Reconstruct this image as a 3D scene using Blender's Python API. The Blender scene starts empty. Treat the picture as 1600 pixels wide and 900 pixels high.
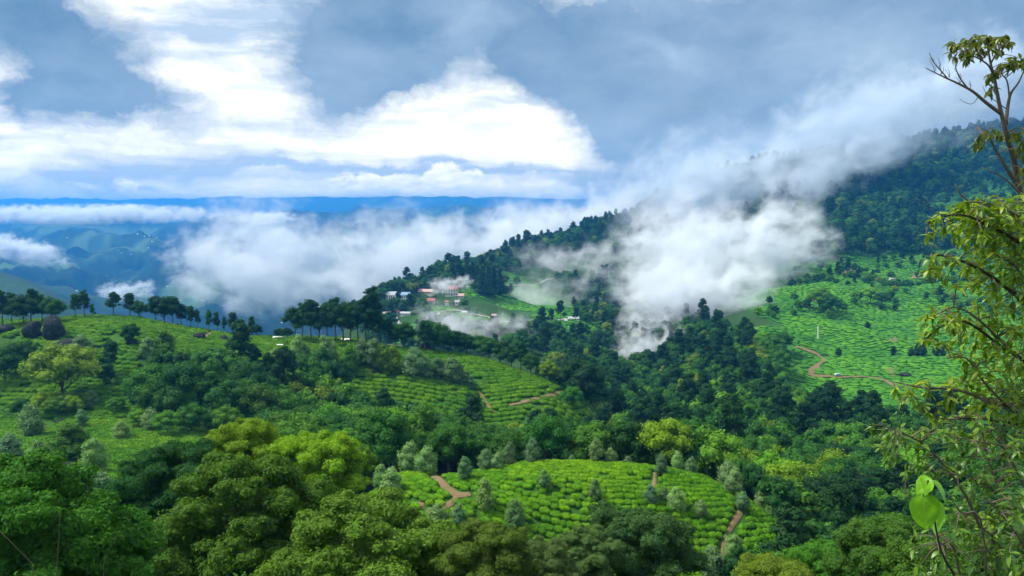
import bpy, bmesh, math, random
import numpy as np
from mathutils import Vector, Matrix
sc = bpy.context.scene
COL = sc.collection
R = math.radians
# ------------------------------------------------------------------ camera
F = 1256.0                       # focal length in photo pixels (1600 wide)
PITCH = math.atan(125.0 / F)     # horizon 125 px above the centre
cam_d = bpy.data.cameras.new('camera')
cam = bpy.data.objects.new('camera', cam_d); COL.objects.link(cam)
cam_d.sensor_width = 36.0; cam_d.lens = 36.0 * F / 1600.0
cam_d.clip_start = 0.1; cam_d.clip_end = 90000.0
cam.location = (0, 0, 0); cam.rotation_euler = (R(90) - PITCH, 0, 0)
sc.camera = cam
# ------------------------------------------------------------------ render set-up
sc.view_settings.view_transform = 'Standard'; sc.view_settings.look = 'None'
sc.view_settings.gamma = 1.0; sc.view_settings.exposure = 0.8
cy = sc.cycles
cy.max_bounces = 8; cy.diffuse_bounces = 3; cy.glossy_bounces = 2; cy.transmission_bounces = 2
cy.transparent_max_bounces = 8; cy.volume_bounces = 7
cy.volume_step_rate = 1.0; cy.volume_max_steps = 220
cy.use_denoising = True
try: cy.denoiser = 'OPENIMAGEDENOISE'
except Exception: pass
cy.use_adaptive_sampling = True; cy.adaptive_threshold = 0.025
cy.caustics_reflective = False; cy.caustics_refractive = False
cy.sample_clamp_indirect = 4.0

# ------------------------------------------------------------------ pixel <-> place
CP, SP = math.cos(PITCH), math.sin(PITCH)
def ray(px, py):
    U = (px - 800.0) / F; v = -(py - 450.0) / F
    return U, CP + v * SP, -SP + v * CP
def at(px, py, Y):
    a, b, c = ray(px, py)
    return Vector((a / b * Y, Y, c / b * Y))
def proj(x, y, z):
    """world -> photo pixel (numpy friendly)"""
    dy = y * CP - z * SP; dz = y * SP + z * CP
    return 800 + F * x / dy, 450 - F * dz / dy

# ------------------------------------------------------------------ node helper
class NT:
    def __init__(s, tree): s.t = tree
    def node(s, typ, **kw):
        n = s.t.nodes.new(typ)
        for k, v in kw.items(): setattr(n, k, v)
        return n
    def put(s, sock, v):
        if v is None: return
        if isinstance(v, bpy.types.NodeSocket): s.t.links.new(v, sock)
        elif isinstance(v, (tuple, list)) and len(v) == 3 and sock.type == 'RGBA': sock.default_value = (*v, 1)
        else: sock.default_value = v
    def m(s, op, a, b=None, c=None, clamp=False):
        n = s.node('ShaderNodeMath', operation=op, use_clamp=clamp)
        s.put(n.inputs[0], a); s.put(n.inputs[1], b)
        if c is not None: s.put(n.inputs[2], c)
        return n.outputs[0]
    def add(s, a, b): return s.m('ADD', a, b)
    def sub(s, a, b): return s.m('SUBTRACT', a, b)
    def mul(s, a, b): return s.m('MULTIPLY', a, b)
    def vm(s, op, a, b=None):
        n = s.node('ShaderNodeVectorMath', operation=op)
        s.put(n.inputs[0], a)
        if b is not None: s.put(n.inputs[3 if op == 'SCALE' else 1], b)
        return n.outputs['Value'] if op in ('LENGTH', 'DOT_PRODUCT', 'DISTANCE') else n.outputs[0]
    def sep(s, v):
        n = s.node('ShaderNodeSeparateXYZ'); s.put(n.inputs[0], v); return n.outputs
    def comb(s, x, y, z):
        n = s.node('ShaderNodeCombineXYZ')
        for i, q in enumerate((x, y, z)): s.put(n.inputs[i], q)
        return n.outputs[0]
    def noise(s, vec, scale=1.0, detail=4.0, rough=0.5, dist=0.0, col=False):
        n = s.node('ShaderNodeTexNoise'); s.put(n.inputs['Vector'], vec)
        n.inputs['Scale'].default_value = scale; n.inputs['Detail'].default_value = detail
        n.inputs['Roughness'].default_value = rough; n.inputs['Distortion'].default_value = dist
        return n.outputs['Color' if col else 'Fac']
    def sstep(s, v, lo, hi, a=0.0, b=1.0):
        n = s.node('ShaderNodeMapRange', interpolation_type='SMOOTHSTEP')
        for k, q in zip(('Value', 'From Min', 'From Max', 'To Min', 'To Max'), (v, lo, hi, a, b)): s.put(n.inputs[k], q)
        return n.outputs[0]
    def lin(s, v, lo, hi, a=0.0, b=1.0):
        n = s.node('ShaderNodeMapRange')
        for k, q in zip(('Value', 'From Min', 'From Max', 'To Min', 'To Max'), (v, lo, hi, a, b)): s.put(n.inputs[k], q)
        return n.outputs[0]
    def mix(s, f, a, b, blend='MIX'):
        n = s.node('ShaderNodeMix', data_type='RGBA', blend_type=blend)
        s.put(n.inputs[0], f); s.put(n.inputs[6], a); s.put(n.inputs[7], b)
        return n.outputs[2]
    def link(s, a, b): s.t.links.new(a, b)

# ------------------------------------------------------------------ sky
SUN_EL, SUN_AZ = 54.0, -85.0      # degrees; azimuth from +Y (view) towards +X
world = bpy.data.worlds.new('World'); sc.world = world; world.use_nodes = True
wt = world.node_tree; wt.nodes.clear(); W = NT(wt)
def azel(px, py):
    a, b, c = ray(px, py)
    return math.atan2(a, b), math.atan2(c, math.hypot(a, b))
d = W.node('ShaderNodeTexCoord').outputs['Generated']
sx, sy, sz = W.sep(d)
AZ = W.m('ARCTAN2', sx, sy)
EL = W.m('ARCSINE', W.m('MINIMUM', W.m('MAXIMUM', sz, -1.0), 1.0))
ELp = W.m('MAXIMUM', EL, -0.02)
# cloud-plane coordinates: cells shrink towards the horizon
inv = W.m('DIVIDE', 1.0, W.add(W.m('MAXIMUM', sz, 0.0), 0.10))
plane = W.comb(W.mul(sx, inv), W.mul(sy, inv), 0.0)
ang = W.comb(W.mul(AZ, 1.0), W.mul(ELp, 1.35), 0.0)
warpA = W.noise(W.vm('SCALE', ang, 1.0), 7.0, 6.0, 0.62, col=True)
warpv = W.vm('SCALE', W.vm('SUBTRACT', warpA, (0.5, 0.5, 0.5)), 0.16)
wA = W.add(AZ, W.sep(warpv)[0]); wE = W.add(ELp, W.mul(W.sep(warpv)[1], 0.65))
def blob(px, py, rx, ry, w, rot=0.0):
    a0, e0 = azel(px, py); k = 1.0 / F
    c_, s_ = math.cos(rot), math.sin(rot)
    dx = W.sub(wA, a0); dy = W.sub(wE, e0)
    if rot:
        dx, dy = W.add(W.mul(dx, c_), W.mul(dy, s_)), W.sub(W.mul(dy, c_), W.mul(dx, s_))
    q = W.add(W.m('POWER', W.m('ABSOLUTE', W.mul(dx, 1 / (rx * k))), 2.0), W.m('POWER', W.m('ABSOLUTE', W.mul(dy, 1 / (ry * k))), 2.0))
    return W.mul(W.m('EXPONENT', W.mul(q, -1.0)), w)
def total(bl):
    o = bl[0]
    for b_ in bl[1:]: o = W.add(o, b_)
    return o
fb = W.noise(W.comb(wA, W.mul(wE, 1.6), 0.3), 8.0, 8.0, 0.62)
fbn = W.sub(fb, 0.5)
soft = W.sub(W.noise(W.comb(AZ, W.mul(ELp, 1.6), 4.3), 5.0, 4.0, 0.5), 0.5)
# dark low cloud: drawn where the view is, plain noise elsewhere
dark = total([blob(80, 45, 200, 85, 1.10, -0.45), blob(205, 140, 80, 34, .45, -0.5), blob(30, 150, 90, 26, .60),
              blob(540, 115, 90, 75, 1.15, 0.5), blob(470, 10, 80, 60, .35), blob(330, 110, 120, 90, -.45), blob(80, 70, 150, 80, .35), blob(760, 210, 160, 60, -.5), blob(610, 40, 120, 115, 1.1, 0.3), blob(860, 60, 220, 85, 1.0, -0.35),
              blob(1010, 190, 120, 75, .75, -0.6), blob(1250, 110, 330, 200, 1.5), blob(1650, 150, 330, 220, 1.5),
              blob(1210, 290, 190, 70, 1.0)])
hi_el = W.sstep(EL, R(16), R(30))
gen = W.sstep(W.noise(plane, 0.9, 5.0, 0.55), 0.40, 0.62)
darkv = W.add(dark, W.add(W.mul(fbn, 1.9), W.mul(soft, 0.5)))
darkv = W.add(W.mul(darkv, W.sub(1.0, hi_el)), W.mul(gen, hi_el))
side = W.sstep(W.m('ABSOLUTE', AZ), R(36), R(60))
darkv = W.add(W.mul(darkv, W.sub(1.0, side)), W.mul(gen, side))
DM = W.m('POWER', W.lin(darkv, 0.30, 1.0), 0.9, clamp=True)
# stratus streaks
st = W.noise(W.comb(W.mul(wA, 2.0), W.mul(W.add(ELp, W.mul(W.sub(wE, ELp), 0.30)), 15.0), 2.0), 2.4, 7.0, 0.55)
st2 = W.noise(W.comb(W.mul(wA, 1.0), W.mul(wE, 2.6), 5.0), 8.0, 7.0, 0.62)
band = total([blob(130, 232, 380, 22, .35), blob(900, 262, 250, 8, .25), blob(420, 212, 300, 12, .2), blob(400, 50, 190, 60, .85), blob(560, 256, 330, 8, .65),
              blob(200, 285, 500, 22, .55), blob(700, 200, 330, 45, -.28), blob(330, 150, 160, 36, -.25), blob(30, 95, 50, 25, -.3)])
gray = W.add(band, W.add(W.mul(W.sub(st, 0.44), 3.4), W.mul(W.sub(st2, 0.5), 1.5)))
G_ = W.lin(gray, -0.05, 1.05)
hic = W.mix(G_, (1.28, 1.26, 1.16), (0.52, 0.66, 0.83))
low = W.sstep(EL, R(-0.5), R(4.5))
hic = W.mix(low, W.vm('MULTIPLY', hic, (1.12, 1.08, 1.0)), hic)
dk = W.mix(W.lin(W.add(W.add(W.mul(fbn, .8), W.mul(soft, 1.3)), total([blob(1350, 40, 330, 120, .30), blob(1040, 85, 60, 28, .35, -.4), blob(1240, 225, 90, 30, .30), blob(1150, 290, 250, 60, .55), blob(720, 60, 60, 60, .28), blob(1000, 60, 200, 60, -.15), blob(620, 40, 70, 90, -.15)])), -0.35, 0.85), (0.095, 0.225, 0.40), (0.54, 0.70, 0.86))
# sunlit horizon cumulus
cu = W.noise(W.comb(W.mul(AZ, 1.0), W.mul(ELp, 1.8), 9.0), 22.0, 7.0, 0.6)
cub = total([blob(690, 284, 120, 20, 1.3), blob(600, 284, 70, 14, .8), blob(240, 272, 60, 9, .5), blob(120, 290, 160, 9, .4), blob(900, 298, 150, 12, .6), blob(400, 286, 200, 7, .4)])
CU = W.sstep(W.add(cub, W.mul(W.sub(cu, 0.5), 2.0)), 0.30, 0.72)
cus = W.lin(W.noise(W.comb(AZ, W.mul(ELp, 3.0), 1.0), 40.0, 5.0, .6), .3, .7)
col = W.mix(CU, hic, W.mix(cus, (1.60, 1.50, 1.25), (0.95, 1.02, 1.02)))
col = W.mix(DM, col, dk)
nish = W.node('ShaderNodeTexSky', sky_type='NISHITA'); nish.sun_disc = False
nish.sun_elevation = R(SUN_EL); nish.sun_rotation = R(SUN_AZ)
SKY_S = 0.10
cover = W.sstep(W.noise(plane, 1.7, 4.0, 0.5), 0.30, 0.42, 0.75, 1.0)
colS = W.vm('SCALE', col, 1.0 / SKY_S)
fin = W.mix(cover, nish.outputs[0], colS)
bg = W.node('ShaderNodeBackground'); W.put(bg.inputs[0], fin); bg.inputs[1].default_value = SKY_S * 0.62
wo = W.node('ShaderNodeOutputWorld'); W.link(bg.outputs[0], wo.inputs[0])
world.cycles.sampling_method = 'MANUAL'; world.cycles.sample_map_resolution = 512
# ------------------------------------------------------------------ sun behind thin cloud
sd = bpy.data.lights.new('sun', 'SUN'); sd.energy = 3.4; sd.angle = R(16); sd.color = (1.0, 0.95, 0.86)
sun = bpy.data.objects.new('sun', sd); COL.objects.link(sun)
vd = Vector((math.sin(R(SUN_AZ)) * math.cos(R(SUN_EL)), math.cos(R(SUN_AZ)) * math.cos(R(SUN_EL)), math.sin(R(SUN_EL))))
sun.rotation_euler = vd.to_track_quat('Z', 'Y').to_euler()
sun.location = vd * 300
# ================================================================== object helpers
def tag(o, label=None, cat=None, group=None, kind=None):
    if label: o['label'] = label
    if cat: o['category'] = cat
    if group: o['group'] = group
    if kind: o['kind'] = kind
    return o
def empty(name, loc=(0, 0, 0), rz=0.0, s=1.0):
    o = bpy.data.objects.new(name, None); COL.objects.link(o)
    o.location = loc; o.rotation_euler = (0, 0, rz); o.scale = (s, s, s); o.empty_display_size = 0.5
    return o
def mesh_obj(name, me, parent=None):
    o = bpy.data.objects.new(name, me); COL.objects.link(o)
    if parent: o.parent = parent
    return o
def np_mesh(name, V, Fq, mat=None, smooth=False, attrs=None, cornn=4):
    """V (n,3), Fq (m,k) all faces with k corners"""
    V = np.asarray(V, np.float32); Fq = np.asarray(Fq, np.int32)
    me = bpy.data.meshes.new(name)
    k = Fq.shape[1]
    me.vertices.add(len(V)); me.vertices.foreach_set('co', V.ravel())
    me.loops.add(Fq.size); me.loops.foreach_set('vertex_index', Fq.ravel())
    me.polygons.add(len(Fq)); me.polygons.foreach_set('loop_start', np.arange(0, Fq.size, k, dtype=np.int32))
    me.update(calc_edges=True)
    if smooth: me.polygons.foreach_set('use_smooth', np.ones(len(Fq), bool))
    for an, (typ, dat) in (attrs or {}).items():
        a = me.attributes.new(an, typ, 'POINT')
        a.data.foreach_set('value' if typ == 'FLOAT' else 'vector' if typ == 'FLOAT_VECTOR' else 'color', np.asarray(dat, np.float32).ravel())
    if mat: me.materials.append(mat)
    return me
class MB:
    """collects quads/tris for one mesh object"""
    def __init__(s): s.v = []; s.f = []
    def add(s, vs, fs):
        b = len(s.v); s.v += [tuple(v) for v in vs]; s.f += [tuple(i + b for i in f) for f in fs]
    def box(s, cx, cy, cz, sx, sy, sz):
        x, y, z = sx / 2, sy / 2, sz / 2
        s.add([(cx + a * x, cy + b * y, cz + c * z) for a, b, c in ((-1,-1,-1),(1,-1,-1),(1,1,-1),(-1,1,-1),(-1,-1,1),(1,-1,1),(1,1,1),(-1,1,1))],
              [(0,3,2,1),(4,5,6,7),(0,1,5,4),(1,2,6,5),(2,3,7,6),(3,0,4,7)])
    def tube(s, pts, rad, n=6):
        pts = [Vector(p) for p in pts]; rings = []
        for i, p in enumerate(pts):
            t = (pts[min(i + 1, len(pts) - 1)] - pts[max(i - 1, 0)]).normalized()
            a = t.orthogonal().normalized() if i == 0 else (rings[-1][1] - t * rings[-1][1].dot(t)).normalized()
            rings.append((p, a, t.cross(a)))
        vs = []
        for (p, a, b), r in zip(rings, rad):
            for k in range(n):
                th = 2 * math.pi * k / n; vs.append(p + (a * math.cos(th) + b * math.sin(th)) * r)
        fs = [(i * n + k, i * n + (k + 1) % n, (i + 1) * n + (k + 1) % n, (i + 1) * n + k) for i in range(len(pts) - 1) for k in range(n)]
        fs.append(tuple(range(n - 1, -1, -1))); fs.append(tuple((len(pts) - 1) * n + k for k in range(n)))
        s.add(vs, fs)
    def mesh(s, name, mat=None, smooth=False):
        me = bpy.data.meshes.new(name); me.from_pydata(s.v, [], s.f); me.update()
        if smooth: me.polygons.foreach_set('use_smooth', [True] * len(me.polygons))
        if mat: me.materials.append(mat)
        return me
    def build(s, name, mat=None, parent=None, smooth=False):
        return mesh_obj(name, s.mesh(name, mat, smooth), parent)
def material(name, rough=0.7, spec=0.2):
    m = bpy.data.materials.new(name); m.use_nodes = True
    n = NT(m.node_tree); b = m.node_tree.nodes['Principled BSDF']
    b.inputs['Roughness'].default_value = rough; b.inputs['Specular IOR Level'].default_value = spec
    return m, n, b
def bump(n, b, h, strength=0.5, dist=0.1):
    bn = n.node('ShaderNodeBump'); bn.inputs['Strength'].default_value = strength; bn.inputs['Distance'].default_value = dist
    n.put(bn.inputs['Height'], h); n.link(bn.outputs[0], b.inputs['Normal'])
def plain(name, c, rough=0.7, var=0.2, scale=3.0, spec=0.2):
    m, n, b = material(name, rough, spec)
    p = n.node('ShaderNodeTexCoord').outputs['Object']
    f = n.noise(p, scale, 5.0, 0.6)
    lo = tuple(x * (1 - var) for x in c); hi = tuple(min(1, x * (1 + var)) for x in c)
    n.put(b.inputs['Base Color'], n.mix(f, lo, hi)); bump(n, b, f, 0.3, 0.05)
    return m

# ================================================================== noise in numpy
def _h(ix, iy, seed):
    h = (ix.astype(np.int64) * 374761393 + iy.astype(np.int64) * 668265263 + seed * 974711) & 0xFFFFFFFF
    h = ((h ^ (h >> 13)) * 1274126177) & 0xFFFFFFFF
    h = ((h ^ (h >> 15)) * 2246822519) & 0xFFFFFFFF
    return ((h ^ (h >> 16)) & 0xFFFFFF) / float(0xFFFFFF)
def vnoise(x, y, seed=0):
    """gradient noise about -1..1"""
    x = np.asarray(x, float); y = np.asarray(y, float)
    ix, iy = np.floor(x), np.floor(y); fx, fy = x - ix, y - iy
    u = fx * fx * fx * (fx * (fx * 6 - 15) + 10); v = fy * fy * fy * (fy * (fy * 6 - 15) + 10)
    def g(a, b):
        t = _h(ix + a, iy + b, seed) * 2 * np.pi
        return np.cos(t) * (fx - a) + np.sin(t) * (fy - b)
    return ((g(0, 0) * (1 - u) + g(1, 0) * u) * (1 - v) + (g(0, 1) * (1 - u) + g(1, 1) * u) * v) * 1.6
def fbm(x, y, oct=4, seed=0, gain=0.5):
    o = 0; a = 1; t = 0
    for i in range(oct):
        o = o + a * vnoise(x * 2 ** i, y * 2 ** i, seed + i * 7); t += a; a *= gain
    return o / t
def sm(v, lo, hi):
    t = np.clip((np.asarray(v, float) - lo) / (hi - lo), 0, 1); return t * t * (3 - 2 * t)

# ================================================================== terrain: profiles of the ground seen along picture columns
FAR = {-300: [(9000,350),(14000,330),(24000,327)], }
PROF = {
 -300: [(45,1060),(70,960),(100,800),(130,745),(170,672),(200,640),(240,585),(300,500),(330,495),(400,560),(500,690),(1000,640),(2000,415),(2300,425),(3000,455),(5000,400),(6500,370),(7500,385),(11000,336),(14000,320),(24000,325)],
 0:   [(45,1060),(70,960),(100,800),(130,745),(160,692),(170,676),(200,640),(240,582),(270,545),(300,510),(330,500),(400,560),(500,690),(1000,640),(2000,428),(2300,440),(3000,462),(4200,425),(5500,390),(6500,362),(7500,385),(11000,336),(14000,319),(24000,325)],
 100: [(45,1060),(70,960),(100,820),(127,750),(160,692),(170,668),(200,634),(240,577),(275,535),(305,503),(335,498),(400,560),(500,690),(1000,650),(2000,470),(2300,480),(3000,478),(4200,430),(5500,385),(6500,350),(7500,380),(11000,338),(14000,319),(24000,325)],
 200: [(45,1060),(70,960),(100,850),(125,765),(150,712),(170,666),(200,634),(240,578),(280,532),(318,500),(340,497),(400,560),(500,690),(1000,650),(2000,545),(3000,492),(4200,432),(5500,382),(6500,348),(7500,378),(11000,340),(14000,321),(24000,325)],
 300: [(45,1060),(70,960),(100,860),(125,785),(150,722),(170,672),(200,640),(240,592),(280,548),(320,520),(340,512),(400,560),(500,680),(1000,650),(2000,570),(3000,500),(4200,440),(5500,386),(6500,361),(7500,380),(11000,336),(14000,317),(24000,325)],
 430: [(45,1060),(70,965),(100,870),(130,785),(160,724),(200,668),(240,604),(280,562),(320,537),(345,528),(385,560),(500,660),(1000,650),(2000,572),(3000,500),(4200,430),(5500,372),(6200,352),(7500,370),(11000,340),(14000,317),(24000,325)],
 560: [(45,1060),(70,965),(100,850),(125,800),(160,750),(200,695),(230,645),(260,592),(300,552),(330,532),(350,531),(400,575),(520,640),(680,560),(780,498),(850,500),(1100,580),(2000,560),(3000,490),(4200,420),(5500,368),(7000,345),(8000,360),(11000,328),(14000,318),(24000,325)],
 620: [(45,1060),(70,965),(90,850),(104,795),(115,760),(128,738),(160,745),(200,685),(230,640),(252,600),(280,572),(310,547),(326,540),(370,580),(450,622),(600,552),(750,500),(850,468),(920,448),(1100,520),(2000,560),(3000,480),(5000,380),(7000,345),(8000,355),(11000,322),(14000,316),(24000,325)],
 700: [(45,1060),(70,960),(88,850),(100,800),(112,765),(122,738),(140,748),(170,745),(200,692),(230,650),(250,614),(262,601),(276,603),(300,577),(325,553),(340,550),(390,590),(500,605),(650,542),(800,488),(880,462),(980,428),(1080,430),(1300,500),(2000,560),(3000,480),(5000,380),(7000,345),(11000,326),(14000,316),(24000,325)],
 760: [(45,1060),(70,955),(88,860),(96,820),(110,770),(125,734),(134,734),(160,785),(180,760),(210,708),(235,664),(248,640),(262,628),(290,592),(320,562),(340,556),(400,600),(500,592),(700,530),(850,480),(1000,440),(1120,412),(1250,440),(2000,540),(3000,470),(5000,380),(7000,350),(11000,328),(14000,316),(24000,325)],
 830: [(45,1060),(70,955),(84,885),(100,792),(115,747),(130,725),(139,725),(165,790),(190,745),(220,690),(243,642),(262,615),(290,588),(308,578),(350,612),(500,590),(650,542),(800,506),(950,478),(1100,437),(1250,386),(1380,400),(2000,500),(3000,450),(5000,380),(7000,352),(11000,330),(14000,320),(24000,325)],
 900: [(45,1060),(70,955),(84,890),(100,795),(118,742),(134,723),(142,723),(168,795),(200,740),(230,692),(252,650),(275,625),(290,608),(325,635),(450,622),(600,565),(750,516),(900,494),(1000,470),(1200,420),(1350,376),(1450,372),(1600,395),(2500,470),(5000,380),(7000,352),(11000,331),(14000,320),(24000,325)],
 960: [(45,1060),(70,955),(84,890),(100,798),(118,744),(134,723),(142,725),(170,795),(220,732),(270,700),(340,680),(430,645),(550,592),(700,540),(900,492),(1100,450),(1300,392),(1420,354),(1600,372),(2500,450),(5000,380),(7000,352),(11000,330),(14000,322),(24000,325)],
 1030:[(45,1060),(70,955),(84,895),(100,803),(118,748),(134,728),(142,731),(170,790),(220,736),(290,705),(360,672),(450,628),(600,562),(800,500),(1000,462),(1300,385),(1700,316),(2000,335),(3000,400),(7000,352),(14000,322),(24000,325)],
 1100:[(45,1060),(70,960),(84,897),(100,817),(118,762),(130,738),(138,740),(168,790),(210,736),(260,700),(320,665),(400,622),(480,587),(550,560),(650,530),(900,470),(1200,400),(1500,330),(1800,285),(2200,300),(3000,350),(7000,352),(14000,325),(24000,325)],
 1200:[(45,1060),(68,965),(84,912),(98,862),(110,805),(118,788),(128,795),(160,815),(200,765),(250,722),(320,672),(400,615),(480,572),(560,542),(650,508),(750,472),(850,446),(950,420),(1100,390),(1300,342),(1450,305),(1650,262),(2200,290),(5000,340),(14000,325),(24000,325)],
 1300:[(45,1060),(68,970),(95,882),(120,850),(160,812),(200,772),(250,730),(310,690),(380,650),(450,616),(500,590),(540,566),(600,530),(640,506),(720,476),(800,450),(900,420),(980,400),(1100,370),(1300,322),(1500,275),(1650,250),(2200,280),(5000,340),(14000,325),(24000,325)],
 1400:[(45,1070),(68,1000),(100,885),(160,805),(220,745),(280,700),(350,660),(420,625),(480,600),(520,575),(560,553),(600,531),(680,496),(720,483),(800,455),(900,425),(1000,400),(1100,370),(1300,310),(1500,258),(1650,236),(2200,260),(5000,340),(14000,325),(24000,325)],
 1500:[(45,1070),(68,1000),(100,885),(160,800),(220,735),(280,690),(350,650),(430,612),(500,577),(540,553),(600,522),(700,482),(800,450),(900,420),(1000,396),(1100,364),(1300,300),(1500,245),(1700,218),(2200,240),(5000,340),(14000,325),(24000,325)],
 1600:[(45,1070),(68,1000),(100,885),(160,800),(220,735),(280,690),(350,650),(430,612),(500,577),(540,553),(600,520),(700,478),(800,446),(900,414),(1000,386),(1100,350),(1300,280),(1500,222),(1650,212),(2200,250),(5000,340),(14000,325),(24000,325)],
 1950:[(45,1070),(68,1000),(100,885),(160,800),(220,735),(350,650),(500,577),(600,518),(700,474),(900,405),(1100,335),(1400,235),(1650,208),(2200,250),(5000,340),(14000,325),(24000,325)],
}
KL = [(45,45),(70,78),(100,112),(130,140),(160,205),(170,225),(200,245),(240,268),(300,300),(30000,30000)]
KM = [(45,45),(70,98),(84,116),(100,123),(118,131),(135,138.5),(142,142),(200,256),(262,290),(325,325),(30000,30000)]
KR = [(45,45),(70,98),(84,116),(100,123),(118,131),(135,138.5),(142,142),(30000,30000)]
def remap(px, Y):
    f = lambda K: float(np.interp(Y, [a for a, _ in K], [b for _, b in K]))
    a = min(max((px - 430) / 230, 0), 1); b = min(max((px - 950) / 150, 0), 1)
    return (f(KL) * (1 - a) + f(KM) * a) * (1 - b) + f(KR) * b
def rp(poly):
    out = []
    for (x0, y0), (x1, y1) in zip(poly, poly[1:] + poly[:1]):
        for t in np.linspace(0, 1, 8, endpoint=False):
            x, y = x0 + (x1 - x0) * t, y0 + (y1 - y0) * t; out.append((x, remap(x, y)))
    return out
NEARZ = [(4, -3.2), (10, -9.0), (22, -17.0)]
U0, U1, NU = -0.95, 0.95, 640
S0, S1, NS = math.log(4.0), math.log(50000.0), 640
US = np.linspace(U0, U1, NU); SS = np.linspace(S0, S1, NS)
def gsm(A, sig, ax):
    r = int(sig * 3) + 1; k = np.exp(-0.5 * (np.arange(-r, r + 1) / sig) ** 2); k /= k.sum()
    P = np.pad(A, [(r, r) if i == ax else (0, 0) for i in range(2)], mode='edge')
    return np.apply_along_axis(lambda v: np.convolve(v, k, 'valid'), ax, P)
def smooth_interp(x, xp, fp):
    """Catmull-like cubic hermite with limited slopes"""
    xp = np.asarray(xp, float); fp = np.asarray(fp, float)
    dk = np.diff(fp) / np.diff(xp); mslope = np.zeros_like(fp)
    for i in range(1, len(fp) - 1):
        mslope[i] = 0 if dk[i - 1] * dk[i] <= 0 else 2 * dk[i - 1] * dk[i] / (dk[i - 1] + dk[i])
    mslope[0], mslope[-1] = dk[0], dk[-1]
    x = np.clip(x, xp[0], xp[-1]); i = np.clip(np.searchsorted(xp, x) - 1, 0, len(xp) - 2)
    h = xp[i + 1] - xp[i]; t = (x - xp[i]) / h
    return (fp[i] * (2 * t**3 - 3 * t**2 + 1) + mslope[i] * h * (t**3 - 2 * t**2 + t) + fp[i + 1] * (3 * t**2 - 2 * t**3) + mslope[i + 1] * h * (t**3 - t**2))
cols_px = sorted(PROF)
E = []
for px in cols_px:
    ys = [y for y, _ in NEARZ]; es = [z / y for y, z in NEARZ]
    for Y, py in PROF[px]:
        Y = remap(px, Y); Y = Y if Y < 2000 else 2000 * (Y / 2000) ** (1.13 if Y < 8100 else 1.15); a, b, c = ray(px, py); ys.append(Y); es.append(c / b)
    E.append(smooth_interp(SS, np.log(ys), es))
E = np.array(E).T                                     # (NS, ncol)
cu_ = np.array([(px - 800) / F for px in cols_px])
EG = np.array([smooth_interp(US, cu_, row) for row in E])
EG = gsm(EG, 2.2, 0); EG = gsm(EG, 5.0, 1)
YY = np.exp(SS)[:, None] * np.ones((1, NU)); XX = US[None, :] * YY
ZZ = EG * YY
pxg0 = US[None, :] * F + 800
for k, L in enumerate([6, 12, 25, 50, 100, 200, 400, 800, 1600, 3200, 6400]):
    w = sm(L / YY, 0.012, 0.05) * (1 - sm(L / YY, 0.10, 0.35))
    n_ = vnoise(XX / L + 3.1 * k, YY / L + 1.7 * k, 11 + k)
    farw = sm(YY, 1800, 3500)
    rid = 1 - 2.2 * np.abs(vnoise(XX / L * 1.15 + 9.1 * k, YY / L * 0.9, 51 + k))   # gullied relief far off
    ZZ = ZZ + w * L * ((1 - farw) * 0.022 * n_ + farw * (0.17 - 0.09 * sm(YY, 5000, 6800) - 0.045 * sm(YY, 8500, 12500)) * rid) * (0.35 + 0.65 * sm(YY, 140, 500) + 0.5 * sm(YY, 195, 235) * (1 - sm(YY, 330, 420)) * sm(600 - pxg0, 0, 200))
for L_, a_ in ((120, .5), (60, .6), (28, .6)):
    ww = sm(YY, 420, 560) * (1 - sm(YY, 1700, 2200))
    ZZ += ww * L_ * 0.11 * (1 - 2.0 * np.abs(vnoise(XX / L_ + .4 * YY / L_, YY / L_ / 1.6, 91))) * a_
def H(x, y):
    x = np.asarray(x, float); y = np.maximum(np.asarray(y, float), 4.001)
    fu = np.clip((x / y - U0) / (U1 - U0) * (NU - 1), 0, NU - 1.001); fs = np.clip((np.log(y) - S0) / (S1 - S0) * (NS - 1), 0, NS - 1.001)
    i = fu.astype(int); j = fs.astype(int); a = fu - i; b = fs - j
    return (ZZ[j, i] * (1 - a) + ZZ[j, i + 1] * a) * (1 - b) + (ZZ[j + 1, i] * (1 - a) + ZZ[j + 1, i + 1] * a) * b
def h(x, y): return float(H(np.array([x]), np.array([y]))[0])
def ground(px, py, near=5.0, far=20000.0):
    """where the line of sight through a pixel meets the ground, beyond 'near' metres"""
    a, b, c = ray(px, py); Ys = np.exp(np.linspace(math.log(near), math.log(far), 3000))
    g = H(a / b * Ys, Ys) - c / b * Ys
    k = np.argmax(g > 0) if (g > 0).any() else int(np.argmax(g / Ys))      # over the crest: stand on the crest
    k = max(k, 1); t = 0.5
    if g[k] > 0 >= g[k - 1]: t = -g[k - 1] / (g[k] - g[k - 1])
    Y = Ys[k - 1] + (Ys[k] - Ys[k - 1]) * t; x = a / b * Y
    return Vector((x, Y, h(x, Y)))
def gpxY(px, Y):
    """ground point in picture column px (at the horizon) at distance Y"""
    x = (px - 800) / F * Y; return Vector((x, Y, h(x, Y)))
def inpoly(px, py, poly):
    px = np.asarray(px, float); py = np.asarray(py, float); ins = np.zeros(px.shape, bool); n = len(poly)
    for i in range(n):
        x0, y0 = poly[i]; x1, y1 = poly[(i + 1) % n]
        c = ((y0 > py) != (y1 > py)) & (px < (x1 - x0) * (py - y0) / ((y1 - y0) or 1e-9) + x0)
        ins ^= c
    return ins
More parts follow.
